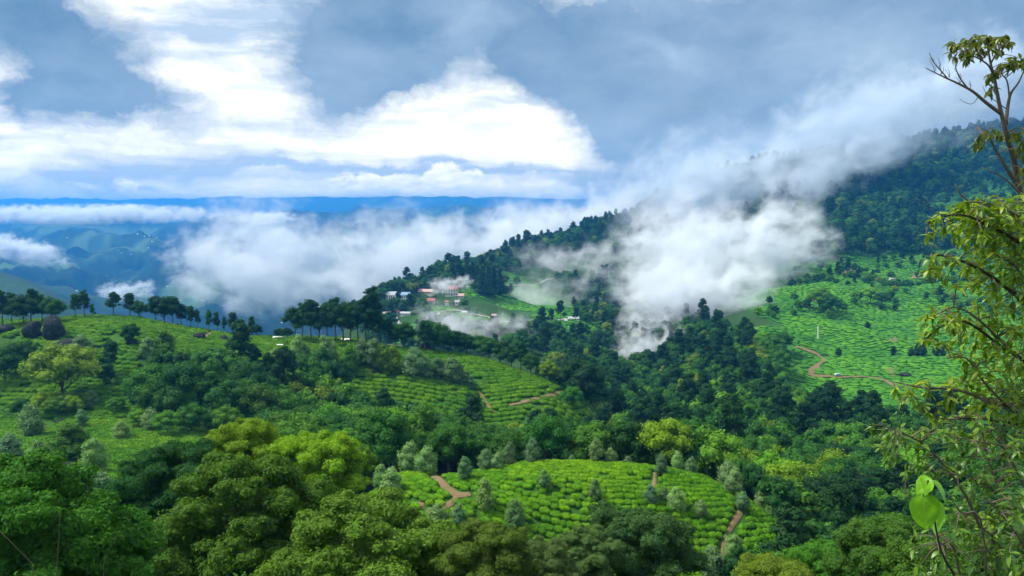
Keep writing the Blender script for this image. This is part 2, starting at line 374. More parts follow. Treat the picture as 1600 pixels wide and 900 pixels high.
# ---------------------------------------------------------------- zones, as polygons of (picture column, distance)
TEA_NEAR = [[(600,92),(700,83),(900,81),(1100,80),(1300,84),(1310,108),(1215,120),(1100,142),(830,142),(760,138),(700,128),(640,136),(570,138),(560,108)]]
TEA_LEFT = [[(-260,98),(230,98),(350,130),(360,180),(520,183),(640,200),(700,208),(800,222),(905,245),(920,290),(860,318),(700,342),(560,346),(420,348),(-260,345)]]
WOOD_LEFT = [[(195,205),(430,208),(520,205),(560,236),(440,262),(405,272),(210,262)], [(420,195),(550,205),(530,245),(480,252),(430,232)],[(-200,262),(20,262),(20,285),(-200,285)]]
TEA_RIGHT = [[(1130,560),(1200,490),(1250,455),(1330,400),(1400,370),(1480,325),(1560,310),(1760,420),(1760,1000),(1480,1015),(1300,985),(1190,900),(1120,760),(1190,660),(1235,600),(1140,585)]]
FIELDS_MID = [[(722,860),(800,820),(900,830),(905,905),(850,990),(820,1080),(800,1130),(735,1010)], [(860,700),(930,690),(950,780),(890,830),(830,810)], [(640,560),(720,640),(860,640),(820,740),(700,780),(600,700)],
              [(700,1000),(760,1120),(720,1120),(660,1000)],[(1430,1180),(1500,1330),(1700,1420),(1700,1180),(1500,1120)],[(960,600),(1010,650),(1120,900),(1080,960),(980,900),(940,760)]]
TEA_NEAR, TEA_LEFT, WOOD_LEFT = [[rp(p) for p in q] for q in (TEA_NEAR, TEA_LEFT, WOOD_LEFT)]
def inany(px, Y, polys):
    o = np.zeros(np.shape(px), bool)
    for p in polys: o |= inpoly(px, Y, p)
    return o
def softmask(polys, sig=1.6):
    pxg = US[None, :] * np.ones((NS, 1)) * F + 800
    wob = fbm(XX / (YY * .05), YY / (YY * .0 + 1) / np.maximum(YY * .05, 1), 3, 5)
    M = inany(pxg + 14 * wob, YY * (1 + 0.02 * wob), polys).astype(float)
    return gsm(gsm(M, sig, 0), sig, 1)
pxg = US[None, :] * np.ones((NS, 1)) * F + 800
tea = np.clip(softmask(TEA_NEAR) + softmask(TEA_LEFT) * (1 - softmask(WOOD_LEFT)) + softmask(TEA_RIGHT) + softmask(FIELDS_MID), 0, 1)
far_ = sm(YY, 1800, 2600)
# open fields and scars on the far slopes
fieldn = fbm(XX / 420, YY / 700, 4, 33)
fieldf = sm(fieldn + .25 * fbm(XX / 130, YY / 260, 3, 35), 0.05, 0.30) * far_ * sm(YY, 2500, 3200) * (1 - sm(YY, 9000, 12000))
scar = sm(fbm(XX / 90 + YY / 300, YY / 900, 3, 37), 0.30, 0.5) * sm(YY, 2500, 3000) * (1 - sm(YY, 5500, 7200)) * sm(pxg, 250, 330)
me = np_mesh('ground', np.stack([XX, YY, ZZ], -1).reshape(-1, 3),
             (lambda g: np.stack([g[:-1, :-1], g[:-1, 1:], g[1:, 1:], g[1:, :-1]], -1).reshape(-1, 4))(np.arange(NS * NU).reshape(NS, NU)),
             smooth=True, attrs={'tea': ('FLOAT', tea), 'field': ('FLOAT', fieldf), 'scar': ('FLOAT', scar), 'dist': ('FLOAT', YY)})
GM, n, b = material('hillside_ground', 0.95, 0.1)
def attr(n, nm): 
    a = n.node('ShaderNodeAttribute'); a.attribute_name = nm; return a.outputs['Fac']
P = n.node('ShaderNodeNewGeometry').outputs['Position']
n1 = n.noise(P, 0.9, 6.0, 0.65); n2 = n.noise(P, 0.05, 5.0, 0.6); n3 = n.noise(P, 0.012, 4.0, 0.6)
wood = n.mix(n1, (0.012, 0.035, 0.010), (0.035, 0.085, 0.018))
under_tea = n.mix(n1, (0.020, 0.060, 0.010), (0.060, 0.17, 0.018))
soil = (0.20, 0.115, 0.06)
under_tea = n.mix(n.mul(n.sstep(n2, 0.58, 0.68), 0.55), under_tea, soil)
farc = n.mix(n.sstep(n3, 0.35, 0.7), (0.005, 0.014, 0.008), (0.016, 0.040, 0.016))
D = attr(n, 'dist')
teafar = n.mix(n2, (0.020, 0.095, 0.010), (0.05, 0.18, 0.015))
teaf = n.mix(n.sstep(D, 330, 480), under_tea, teafar)
c = n.mix(attr(n, 'tea'), wood, teaf)
c = n.mix(n.sstep(D, 1700, 2600), c, farc)
c = n.mix(n.mul(attr(n, 'field'), 0.9), c, (0.085, 0.15, 0.06))
c = n.mix(n.mul(attr(n, 'scar'), 0.8), c, (0.34, 0.30, 0.22))
n.put(b.inputs['Base Color'], c); bump(n, b, n1, 0.6, 0.3)
me.materials.append(GM)
g_ = mesh_obj('ground', me); tag(g_, 'green hillsides, valley floor and far blue mountain ranges', kind='structure')
# the hillside the camera stands on, behind it
mb = MB(); N = 14
for i in range(N + 1):
    for j in range(N + 1):
        x = -70 + 140 * i / N; y = 4.2 - 74 * j / N
        mb.v.append((x, y, -3.4 - 0.45 * y + 0.8 * float(fbm(np.array([x / 12]), np.array([y / 12]), 3)[0]) - (0.25 if j == 0 else 0)))
mb.f = [(i * (N + 1) + j, i * (N + 1) + j + 1, (i + 1) * (N + 1) + j + 1, (i + 1) * (N + 1) + j) for i in range(N) for j in range(N)]
tag(mb.build('hillside', plain('hillside_soil', (0.03, 0.06, 0.015)), smooth=True), 'grassy hillside behind the camera', kind='structure')
# ================================================================== foliage
def foliage_material(name, rough=0.75, spec=0.10, transl=0.25, fixed=None):
    m, n, b = material(name, rough, spec)
    oi = n.node('ShaderNodeObjectInfo')
    tint = n.node('ShaderNodeAttribute'); tint.attribute_name = 'tint'
    P = n.node('ShaderNodeTexCoord').outputs['Object']
    f = n.noise(P, 0.55, 3.0, 0.6)
    base = oi.outputs['Color']
    if fixed:
        rgb = n.node('ShaderNodeRGB'); rgb.outputs[0].default_value = (*fixed, 1); base = rgb.outputs[0]
    # low tint darker and bluer, high tint lighter and yellower; each plant a little different
    leaf_tone = n.add(n.mul(tint.outputs['Fac'], 0.55), n.mul(f, 0.45))
    c = n.mix(leaf_tone, n.mix(1.0, base, (0.55, 0.62, 0.75), 'MULTIPLY'), n.mix(1.0, base, (1.55, 1.38, 0.95), 'MULTIPLY'))
    r = oi.outputs['Random']
    c = n.mix(n.sstep(r, 0.0, 1.0), n.mix(1.0, c, (0.74, 0.80, 0.92), 'MULTIPLY'), n.mix(1.0, c, (1.30, 1.20, 0.95), 'MULTIPLY'))
    n.put(b.inputs['Base Color'], c)
    tr = n.node('ShaderNodeBsdfTranslucent'); n.put(tr.inputs[0], n.mix(1.0, c, (1.2, 1.35, 0.5), 'MULTIPLY'))
    mx = n.node('ShaderNodeMixShader'); mx.inputs[0].default_value = transl
    o = m.node_tree.nodes['Material Output']
    n.link(b.outputs[0], mx.inputs[1]); n.link(tr.outputs[0], mx.inputs[2]); n.link(mx.outputs[0], o.inputs['Surface'])
    return m
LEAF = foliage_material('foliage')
BARK = plain('bark', (0.10, 0.075, 0.055), 0.9, 0.4, 4.0)
PALEBARK = plain('pale_bark', (0.30, 0.27, 0.22), 0.85, 0.3, 3.0)
def ico(sub):
    bm = bmesh.new(); bmesh.ops.create_icosphere(bm, subdivisions=sub, radius=1.0)
    v = np.array([x.co[:] for x in bm.verts]); f = np.array([[q.index for q in p.verts] for p in bm.faces]); bm.free(); return v, f
ICO1, ICO2, ICO3 = ico(1), ico(2), ico(3)
def crown_mesh(name, lobes, n, size, seed, long=1.9, core=0.84, upb=0.25, jit=0.75, droop=0.0, coresub=1, flat=1.0):
    """a crown: leaf-shaped faces spread over overlapping uneven clumps, with a darker solid heart in each"""
    rng = np.random.RandomState(seed); L = np.array(lobes, float)       # cx cy cz rx rz
    C, rx, rz = L[:, :3], L[:, 3], L[:, 4]
    w = rx * rx; cnt = np.maximum(6, (n * w / w.sum() * 1.25).astype(int)); idx = np.repeat(np.arange(len(L)), cnt)
    d = rng.normal(size=(len(idx), 3)); d[:, 2] += upb; d /= np.linalg.norm(d, axis=1)[:, None]
    lump = 1 + 0.16 * np.sin(d[:, 0] * 5 + idx) * np.cos(d[:, 1] * 4.3 + idx * 2.1) + 0.10 * np.sin(d[:, 2] * 7 + idx)
    rr = (0.80 + 0.27 * rng.rand(len(idx)) ** 1.3) * lump
    R3 = np.stack([rx, rx, rz], 1)[idx]
    p = C[idx] + d * R3 * rr[:, None]
    keep = np.ones(len(p), bool)
    for k in range(len(L)):
        q = (p - C[k]) / np.array([rx[k], rx[k], rz[k]])
        keep &= ~(((q ** 2).sum(1) < 0.60) & (idx != k))
    p, d, idx = p[keep], d[keep], idx[keep]; m = len(p)
    nn = d + jit * rng.normal(size=(m, 3)) * 0.6; nn[:, 2] += 0.25; nn /= np.linalg.norm(nn, axis=1)[:, None]
    t = np.cross(nn, rng.normal(size=(m, 3))); t[:, 2] -= droop; t -= nn * (t * nn).sum(1)[:, None]; t /= np.linalg.norm(t, axis=1)[:, None] + 1e-9
    b = np.cross(nn, t); s = size * (0.6 + 0.8 * rng.rand(m))[:, None]
    V = np.stack([p - t * s * long / 2, p + b * s / 2 + nn * s * 0.12, p + t * s * long / 2, p - b * s / 2 + nn * s * 0.12], 1).reshape(-1, 3)
    Fq = np.arange(m * 4).reshape(-1, 4); tint = np.repeat(np.clip(rng.normal(0.5, 0.22, m) + 0.12 * (p[:, 2] > np.median(p[:, 2])), 0, 1), 4)  # tint random per leaf, lighter in the upper half
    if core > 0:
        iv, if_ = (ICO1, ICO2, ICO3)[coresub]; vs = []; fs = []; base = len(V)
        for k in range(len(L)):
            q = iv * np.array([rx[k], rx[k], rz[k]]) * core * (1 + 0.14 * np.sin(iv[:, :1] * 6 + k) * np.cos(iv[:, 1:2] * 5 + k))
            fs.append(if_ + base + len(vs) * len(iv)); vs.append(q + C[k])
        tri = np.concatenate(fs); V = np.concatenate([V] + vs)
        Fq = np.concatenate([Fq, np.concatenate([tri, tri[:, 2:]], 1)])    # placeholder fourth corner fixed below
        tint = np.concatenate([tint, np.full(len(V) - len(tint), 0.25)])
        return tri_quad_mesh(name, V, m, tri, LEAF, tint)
    return np_mesh(name, V, Fq, LEAF, attrs={'tint': ('FLOAT', tint)})
def tri_quad_mesh(name, V, nq, tri, mat, tint):
    V = np.asarray(V, np.float32); me = bpy.data.meshes.new(name)
    me.vertices.add(len(V)); me.vertices.foreach_set('co', V.ravel())
    li = np.concatenate([np.arange(nq * 4, dtype=np.int32), tri.astype(np.int32).ravel()])
    ls = np.concatenate([np.arange(0, nq * 4, 4), nq * 4 + np.arange(0, len(tri) * 3, 3)]).astype(np.int32)
    me.loops.add(len(li)); me.loops.foreach_set('vertex_index', li)
    me.polygons.add(len(ls)); me.polygons.foreach_set('loop_start', ls); me.update(calc_edges=True)
    a = me.attributes.new('tint', 'FLOAT', 'POINT'); a.data.foreach_set('value', np.asarray(tint, np.float32))
    me.materials.append(mat); return me
def trunk_mesh(name, h0, r0, lobes, mat, seed, nb=6, lean=0.0, top=0.8, sides=6):
    rng = random.Random(seed); mb = MB(); H0 = h0
    pts = [Vector((0, 0, -0.6))]; x = y = 0
    for i in range(1, 6):
        x += rng.uniform(-1, 1) * h0 * 0.018 + lean * h0 / 6; y += rng.uniform(-1, 1) * h0 * 0.018
        pts.append(Vector((x, y, h0 * top * i / 5)))
    mb.tube(pts, [r0 * 1.25] + [r0 * (1 - 0.15 * i) for i in range(1, 6)], sides)
    ls = sorted(lobes, key=lambda l: -l[3])[:nb]
    for l in ls:
        k = rng.choice((2, 3, 4)) if l[2] > pts[3].z else 2
        a = pts[k]; e = Vector(l[:3]); mid = a.lerp(e, 0.5) + Vector((rng.uniform(-.3, .3), rng.uniform(-.3, .3), -0.06 * (e - a).length))
        mb.tube([a, mid, e], [r0 * 0.45, r0 * 0.30, r0 * 0.10], 5)
    return mb.mesh(name, mat, True)
def dome_lobes(R_, h0, z0, n, seed, rl=(0.30, 0.45), flat=0.8):
    """clumps filling a broad dome of radius R_, from z0 to h0"""
    rng = random.Random(seed); out = [(0, 0, z0 + (h0 - z0) * 0.45, R_ * 0.55, (h0 - z0) * 0.36)]
    for i in range(n):
        a = i * 2.399 + rng.uniform(-.3, .3); q = (i + 0.5) / n; e = math.acos(1 - 1.25 * q)        # from the top down past the rim
        rr = rng.uniform(*rl) * R_; k = rng.uniform(0.62, 0.86)
        x = math.cos(a) * math.sin(e) * R_ * k; y = math.sin(a) * math.sin(e) * R_ * k
        z = z0 + (h0 - z0) * (0.42 + 0.46 * math.cos(e) * rng.uniform(.85, 1.1))
        out.append((x, y, z, rr, rr * flat * rng.uniform(.8, 1.05)))
    return out
def oak_lobes(h0, R_, seed, z0=0.28):
    rng = random.Random(seed); out = []
    n = 9
    for i in range(n):
        q = i / (n - 1); prof = math.sin(math.pi * (0.22 + 0.70 * q)) ** 0.8; a = i * 2.4 + rng.uniform(-.5, .5)
        rr = R_ * (0.30 + 0.38 * prof) * rng.uniform(.85, 1.1); off = R_ * 0.48 * prof * (1 - 0.3 * q)
        out.append((math.cos(a) * off, math.sin(a) * off, h0 * (z0 + (0.96 - z0) * q) - rr * 0.4, rr, rr * 1.15))
    return out
def tall_lobes(h0, R_, seed, n=16):
    rng = random.Random(seed); out = []
    for i in range(n):
        q = i / (n - 1); a = i * 2.4 + rng.uniform(-.6, .6); rr = R_ * rng.uniform(0.20, 0.42)
        off = R_ * (0.78 - 0.50 * q) * rng.uniform(.35, 1.0)
        out.append((math.cos(a) * off, math.sin(a) * off, h0 * (0.46 + 0.49 * q) - rr * .3 + rng.uniform(-.6, .6), rr, rr * rng.uniform(.55, .85)))
    return out
# species: list of (crown mesh, trunk mesh, nominal height)
SPEC = {}
def species(key, build, n):
    SPEC[key] = [build(i) for i in range(n)]
def mk_broad(i):
    h0 = 11.0; lb = dome_lobes(4.6 + .3 * (i % 3), h0, 2.6, 13 + i % 4, 100 + i)
    return crown_mesh('crown', lb, 2800, 0.27, 200 + i, core=0.70), trunk_mesh('trunk', 7.0, 0.28, lb, BARK, i), h0
def mk_low(i):          # the same kind of tree for the far woods
    h0 = 11.0; lb = dome_lobes(4.7, h0, 1.6, 9 + i % 3, 150 + i, (0.34, 0.50))
    return crown_mesh('crown', lb, 800, 0.46, 250 + i, core=0.74), trunk_mesh('trunk', 6.0, 0.28, lb, BARK, i, 2, sides=5), h0
def mk_oak(i):
    h0 = 7.0; lb = oak_lobes(h0, 1.9 + .2 * (i % 2), 300 + i)
    return crown_mesh('crown', lb, 1500, 0.17, 400 + i, long=2.6, core=0.72, jit=0.9), trunk_mesh('trunk', 7.0, 0.11, lb, PALEBARK, i, 4), h0
def mk_tall(i):
    h0 = 18.0; lb = tall_lobes(h0, 4.6, 500 + i, 15 + i % 5)
    return crown_mesh('crown', lb, 2300, 0.34, 600 + i, core=0.62), trunk_mesh('trunk', 18.0, 0.30, lb, BARK, i, 8, top=0.86), h0
def mk_spire(i):
    h0 = 14.0; lb = [(0.3 * math.sin(k * 2.4), 0.3 * math.cos(k * 2.4), h0 * (0.16 + 0.78 * k / 9), 2.3 * (1 - 0.80 * k / 9) + .15, 1.5 * (1 - 0.45 * k / 9)) for k in range(10)]
    return crown_mesh('crown', lb, 700, 0.5, 700 + i), trunk_mesh('trunk', 12.0, 0.22, lb, BARK, i, 1, sides=5), h0
def mk_bush(i):
    rng = random.Random(i); lb = [(rng.uniform(-1, 1), rng.uniform(-1, 1), rng.uniform(.6, 1.5), rng.uniform(.7, 1.1), rng.uniform(.6, .9)) for _ in range(6)]
    return crown_mesh('crown', lb, 500, 0.20, 800 + i), trunk_mesh('trunk', 1.6, 0.08, lb, BARK, i, 4, sides=5), 2.3
def mk_big(i):          # close trees, every leaf built
    h0 = 13.0; lb = dome_lobes(5.9, h0, 3.0, 24, 900 + i, (0.22, 0.34), 0.72)
    rng = random.Random(40 + i); out = []
    for l in lb:        # each bough breaks into twiggy clumps
        out.append((l[0], l[1], l[2], l[3] * .86, l[4] * .86))
        for k in range(5):
            v = Vector((rng.gauss(0, 1), rng.gauss(0, 1), rng.gauss(.4, .8))).normalized(); q = rng.uniform(.26, .42)
            out.append((l[0] + v.x * l[3] * .85, l[1] + v.y * l[3] * .85, l[2] + v.z * l[4] * .85, l[3] * q, l[4] * q))
    return crown_mesh('crown', out, 52000, 0.105, 950 + i, core=0.74, coresub=1, long=2.1), trunk_mesh('trunk', 9.5, 0.34, lb, BARK, i, 14), h0
species('broad', mk_broad, 6); species('low', mk_low, 6); species('oak', mk_oak, 5); species('tall', mk_tall, 6)
species('spire', mk_spire, 2); species('bush', mk_bush, 4); species('big', mk_big, 4)
TR = random.Random(7)
G_DARK = (0.026, 0.098, 0.020); G_MID = (0.044, 0.155, 0.020); G_LIT = (0.090, 0.235, 0.022); G_YEL = (0.130, 0.250, 0.014)
G_OLIVE = (0.056, 0.150, 0.018); G_SILV = (0.130, 0.255, 0.105); G_DEEP = (0.016, 0.062, 0.022)
def vary(c, r=TR, a=0.15): k = r.uniform(1 - a, 1 + a); return tuple(x * k * r.uniform(1 - a / 2, 1 + a / 2) for x in c)
def tree(name, key, loc, height, label, cat, group=None, color=G_MID, wid=1.0, rz=None, var=None, sink=0.15, parts=True):
    cm, tm, h0 = SPEC[key][TR.randrange(len(SPEC[key])) if var is None else var]
    s = height / h0
    root = empty(name, (loc[0], loc[1], loc[2] - sink), TR.uniform(0, 6.28) if rz is None else rz)
    root.scale = (s * wid, s * wid, s)
    c = mesh_obj('crown', cm, root); c.color = (*vary(color), 1.0)
    t = mesh_obj('trunk', tm, root)
    if wid < 0.93 and key in ('big', 'broad'):      # a narrow tree has a longer stem, not a stretched crown
        root.scale = (s * wid, s * wid, s * wid); up = h0 / wid - h0; c.location.z = up; t.location.z = up
        t.data = tm.copy(); co = np.empty(len(t.data.vertices) * 3, np.float32); t.data.vertices.foreach_get('co', co); co = co.reshape(-1, 3); co[co[:, 2] < -.3, 2] -= up; t.data.vertices.foreach_set('co', co.ravel())
    return tag(root, label, cat, group)
# ================================================================== scattering
ORD = ['first','second','third','fourth','fifth','sixth','seventh','eighth','ninth','tenth','eleventh','twelfth','thirteenth','fourteenth','fifteenth','sixteenth','seventeenth','eighteenth','nineteenth','twentieth','twenty-first','twenty-second','twenty-third','twenty-fourth','twenty-fifth','twenty-sixth','twenty-seventh','twenty-eighth','twenty-ninth','thirtieth']
def visible(x, y, z, n=160, slack=0.0):
    """is the point in sight of the camera, over the ground"""
    x, y, z = map(np.asarray, (x, y, z)); out = np.ones(len(x), bool)
    for t in np.linspace(0.15, 0.985, n):
        out &= H(x * t, y * t) < z * t + slack
    return out
def jgrid(x0, x1, y0, y1, sp, seed):
    rng = np.random.RandomState(seed)
    gx, gy = np.meshgrid(np.arange(x0, x1, sp), np.arange(y0, y1, sp))
    gx = gx + (np.arange(gx.shape[0]) % 2)[:, None] * sp / 2
    return (gx + rng.uniform(-.38, .38, gx.shape) * sp).ravel(), (gy + rng.uniform(-.38, .38, gx.shape) * sp).ravel()
def zone(poly, Y0, Y1, sp, seed, keep=1.0, avoid=()):
    """jittered points whose ground lies inside a picture polygon and between two distances"""
    pa = np.array(poly, float); x0 = (pa[:, 0].min() - 800) / F * Y1; x1 = (pa[:, 0].max() - 800) / F * Y1
    x0 = min(x0, (pa[:, 0].min() - 800) / F * Y0); x1 = max(x1, (pa[:, 0].max() - 800) / F * Y0)
    x, y = jgrid(x0, x1, Y0, Y1, sp, seed); z = H(x, y); px, py = proj(x, y, z)
    wob = 7 * vnoise(x / (sp * 4), y / (sp * 4), seed)
    k = inpoly(px + wob, py + wob * .5, poly)
    for a in avoid: k &= ~inpoly(px, py, a)
    rng = np.random.RandomState(seed + 1)
    if keep < 1: k &= (fbm(x / (sp * 6), y / (sp * 6), 3, seed + 3) * 0.9 + rng.rand(len(x)) * 0.5) < (keep * 1.4 - 0.45)
    x, y, z, px, py = x[k], y[k], z[k], px[k], py[k]
    return x, y, z, px, py
HID = bpy.data.collections.new('plant_sources')          # not in the scene: only a source for the scattered masses
def joined(name, parts):
    bm = bmesh.new(); me = bpy.data.meshes.new(name); mats = []
    for p in parts:
        n0 = len(bm.faces); bm.from_mesh(p)
        mt = p.materials[0]
        if mt not in mats: mats.append(mt)
        bm.faces.ensure_lookup_table()
        for f in bm.faces[n0:]: f.material_index = mats.index(mt)
    bm.to_mesh(me); bm.free()
    for mt in mats: me.materials.append(mt)
    return me
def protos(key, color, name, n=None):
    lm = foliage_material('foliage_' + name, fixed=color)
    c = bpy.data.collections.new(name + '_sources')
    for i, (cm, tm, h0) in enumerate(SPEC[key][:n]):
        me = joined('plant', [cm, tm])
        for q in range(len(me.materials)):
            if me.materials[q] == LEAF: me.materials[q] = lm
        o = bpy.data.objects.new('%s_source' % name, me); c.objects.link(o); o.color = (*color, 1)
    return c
def scatter(name, label, coll, P, rot, scl, idx, kind='stuff'):
    P = np.asarray(P, np.float32); me = bpy.data.meshes.new(name); me.vertices.add(len(P)); me.vertices.foreach_set('co', P.ravel())
    for an, typ, dat, key in (('rot', 'FLOAT_VECTOR', rot, 'vector'), ('scl', 'FLOAT_VECTOR', scl, 'vector'), ('pick', 'INT', idx, 'value')):
        a = me.attributes.new(an, typ, 'POINT'); a.data.foreach_set(key, np.asarray(dat, np.int32 if typ == 'INT' else np.float32).ravel())
    o = mesh_obj(name, me); g = bpy.data.node_groups.new(name, 'GeometryNodeTree')
    g.interface.new_socket('Geometry', in_out='INPUT', socket_type='NodeSocketGeometry'); g.interface.new_socket('Geometry', in_out='OUTPUT', socket_type='NodeSocketGeometry')
    n = NT(g); i_ = n.node('NodeGroupInput'); o_ = n.node('NodeGroupOutput')
    ip = n.node('GeometryNodeInstanceOnPoints'); ci = n.node('GeometryNodeCollectionInfo')
    ci.inputs['Collection'].default_value = coll; ci.inputs['Separate Children'].default_value = True; ci.inputs['Reset Children'].default_value = True
    def na(nm, t): a = n.node('GeometryNodeInputNamedAttribute', data_type=t); a.inputs['Name'].default_value = nm; return a.outputs['Attribute']
    n.link(i_.outputs[0], ip.inputs['Points']); n.link(ci.outputs[0], ip.inputs['Instance']); ip.inputs['Pick Instance'].default_value = True
    n.link(na('pick', 'INT'), ip.inputs['Instance Index'])
    e2r = n.node('FunctionNodeEulerToRotation'); n.link(na('rot', 'FLOAT_VECTOR'), e2r.inputs[0]); n.link(e2r.outputs[0], ip.inputs['Rotation'])
    n.link(na('scl', 'FLOAT_VECTOR'), ip.inputs['Scale']); n.link(ip.outputs[0], o_.inputs[0])
    md = o.modifiers.new('scatter', 'NODES'); md.node_group = g
    return tag(o, label, kind=kind)
def merge_colls(name, lst):
    c = bpy.data.collections.new(name)
    k = 0
    for q in lst:
        for o in q.objects:
            o.name = '%s_%02d' % (name, k); k += 1; c.objects.link(o)
    return c
FORC = merge_colls('forest_source', [protos('low', G_DARK, 'a'), protos('low', G_MID, 'b'), protos('low', G_LIT, 'c', 3), protos('low', (0.13, 0.22, 0.02), 'd', 1), protos('tall', G_DEEP, 'e', 3)])
NFOR = len(FORC.objects)
def scatter_trees(name, label, pts, hgt, seed, coll=FORC, nc=NFOR, h0=11.0, wid=1.0, picks=None):
    rng = np.random.RandomState(seed); x, y, z = pts; m = len(x)
    if m == 0: return
    hh = hgt * (0.75 + 0.5 * rng.rand(m)); s = hh / h0; w = s * wid * (0.85 + .3 * rng.rand(m))
    pk = rng.choice(picks, m) if picks is not None else rng.randint(0, nc, m)
    scatter(name, label, coll, np.stack([x, y, z - .3], 1), np.stack([0 * x, 0 * x, rng.rand(m) * 6.28], 1), np.stack([w, w, s], 1), pk)

# ---- the woods whose trees can be told apart: the ones that show largest are trees of their own
Z_CENT = [(425,655),(560,664),(620,688),(700,710),(820,708),(900,700),(960,700),(1045,725),(1120,790),(1120,1100),(425,1100)]
Z_LEFTW = [(205,628),(240,604),(330,592),(430,600),(520,606),(560,655),(430,690),(300,664),(215,658)]
Z_RIGHT = [(960,645),(1060,604),(1150,562),(1212,556),(1225,580),(1215,612),(1260,640),(1320,664),(1420,684),(1700,672),(1700,860),(1180,1100),(1050,1100),(960,720)]
woods = []
for key, poly, Y0, Y1, sp, hg, lab, grp, cl in (
        ('c', Z_CENT, 158, 282, 7.0, 13.0, 'leafy green tree in the wood behind the round tea mound', 'trees of the wood behind the mound', (G_MID, G_MID, G_DARK, G_LIT, G_OLIVE)),
        ('l', Z_LEFTW, 228, 282, 6.0, 13.0, 'dark leafy tree in the grove on the left tea hill', 'trees of the grove on the left hill', (G_DARK, G_MID, G_DARK, G_OLIVE)),
        ('r', Z_RIGHT, 150, 640, 8.2, 11.5, 'rounded tree in the thick forest on the right valley side', 'trees of the right valley forest', (G_DARK, G_MID, G_MID, G_LIT, G_DARK, G_YEL, G_DEEP))):
    x, y, z, px, py = zone(poly, Y0, Y1, sp, ord(key))
    v = visible(x, y, z + hg * 0.9) & (px > -60) & (px < 1660)
    for a in zip(x[v], y[v], z[v]): woods.append((a, hg, lab, grp, cl))
woods.sort(key=lambda w: w[0][1] / w[1])
rngw = random.Random(5)
for (p, hg, lab, grp, cl) in woods[:300]:
    tall = grp.startswith('trees of the wood') and rngw.random() < 0.35
    cc = rngw.choice(cl); hh = hg * rngw.uniform(.8, 1.22)
    if tall: lab = lab.replace('leafy green', 'leafy').replace('tree in', 'tall tree in')
    lab = {G_DARK: 'dark green ', G_MID: 'mid green ', G_LIT: 'light green ', G_YEL: 'yellow-green ', G_OLIVE: 'olive green ', G_DEEP: 'very dark '}[cc] + lab.replace('leafy green ', 'leafy ').replace('dark leafy', 'leafy')
    pxw = 800 + F * p[0] / p[1]
    if 'round tea mound' in lab: lab = lab.replace('in the wood behind the round tea mound', 'in the wood ' + ('left of the tea mound' if pxw < 640 else 'behind the left part of the tea mound' if pxw < 800 else 'behind the middle of the tea mound' if pxw < 930 else 'behind the right end of the tea mound'))
    tree('forest_tree', 'tall' if tall else 'broad', p, hh, lab, 'tree', grp, cc, rngw.uniform(.85, 1.15))
rest = np.array([w[0] for w in woods[300:]])
print('woods', len(woods))
if len(rest): scatter_trees('forest', 'forest of rounded trees on the right valley side', rest.T, 11.5, 3)
# ---- far woods
AV_V = [[(592,478),(592,455),(650,452),(652,475),(690,500),(722,500),(725,440),(690,446),(660,462)]]
FIELD_PX = [[(722,518),(726,464),(800,466),(826,412),(870,440),(905,500),(850,510),(760,520)], [(860,540),(880,505),(940,510),(950,530),(900,545)], [(600,545),(620,490),(660,500),(650,540)]]
def far_wood(name, label, poly, Y0, Y1, sp, hg, seed, keep=1.0, avoid=(), **k):
    x, y, z, px, py = zone(poly, Y0, Y1, sp, seed, keep, avoid)
    v = visible(x, y, z + hg * 0.9) & (px > -80) & (px < 1690)
    print(name, v.sum()); scatter_trees(name, label, (x[v], y[v], z[v]), hg, seed, **k)
DK = [0, 1, 2, 3, 4, 5, 0, 1, 6, 7, 8, 15, 16, 17, 18]; DK = [min(q, NFOR - 1) for q in DK]
far_wood('forest', 'blue-green forest in the dark gorge under the mist', [(845,560),(900,545),(960,500),(1000,470),(1050,455),(1090,500),(1180,552),(1150,564),(1060,606),(960,650),(900,650),(860,600)], 380, 1050, 9.5, 12, 11, .80, picks=DK)
far_wood('forest', 'dark forest covering the upper right mountain', [(1060,470),(1180,425),(1240,414),(1350,404),(1480,394),(1750,384),(1750,100),(1300,100),(1000,300),(990,420)], 900, 1800, 11.5, 17, 12, .97, picks=DK, avoid=[[(1430,345),(1480,275),(1700,225),(1700,322),(1500,350)]])
far_wood('forest', 'thin trees over the terraces high on the right mountain', [(1430,345),(1480,275),(1700,225),(1700,322),(1500,350)], 1050, 1500, 14, 12, 18, .55, picks=DK)
far_wood('forest', 'trees along the crest of the village hill', [(545,520),(560,488),(600,460),(650,447),(700,420),(760,408),(800,380),(880,366),(960,340),(1050,300),(1060,400),(960,398),(900,398),(830,416),(760,436),(722,436),(690,455),(655,456),(600,462),(575,520)], 730, 1750, 9.5, 14, 13, .97, picks=DK)
far_wood('forest', 'trees among the village houses', [(560,560),(575,500),(600,480),(660,478),(720,450),(860,440),(960,420),(1000,470),(960,500),(900,545),(850,560),(760,560)], 560, 1250, 11, 12, 14, .62, avoid=AV_V + FIELD_PX, picks=DK)
far_wood('bushes', 'clumps of bushes on the right tea slope', [(1170,540),(1190,480),(1250,425),(1350,412),(1480,400),(1700,395),(1700,520),(1480,480),(1350,490),(1270,505)], 640, 1020, 13, 8, 15, .50)
far_wood('bushes', 'scattered dark bushes on the lower right tea slope', [(1230,640),(1240,560),(1500,560),(1700,560),(1700,650),(1400,655)], 470, 600, 15, 5.5, 16, .36)
# ---- the tall trees standing along the lower edge of the mountain forest
for i, px in enumerate((1296, 1318, 1345, 1368, 1392, 1412, 1437)):
    p = ground(px, 399 - (px > 1400) * 3, 800)
    tree('tall_tree', 'tall', p, 25 + (i * 37 % 5), 'tall bare-stemmed tree at the foot of the mountain forest, %s from the left' % ORD[i], 'tree', 'tall trees at the edge of the mountain forest', G_DARK, 0.8)
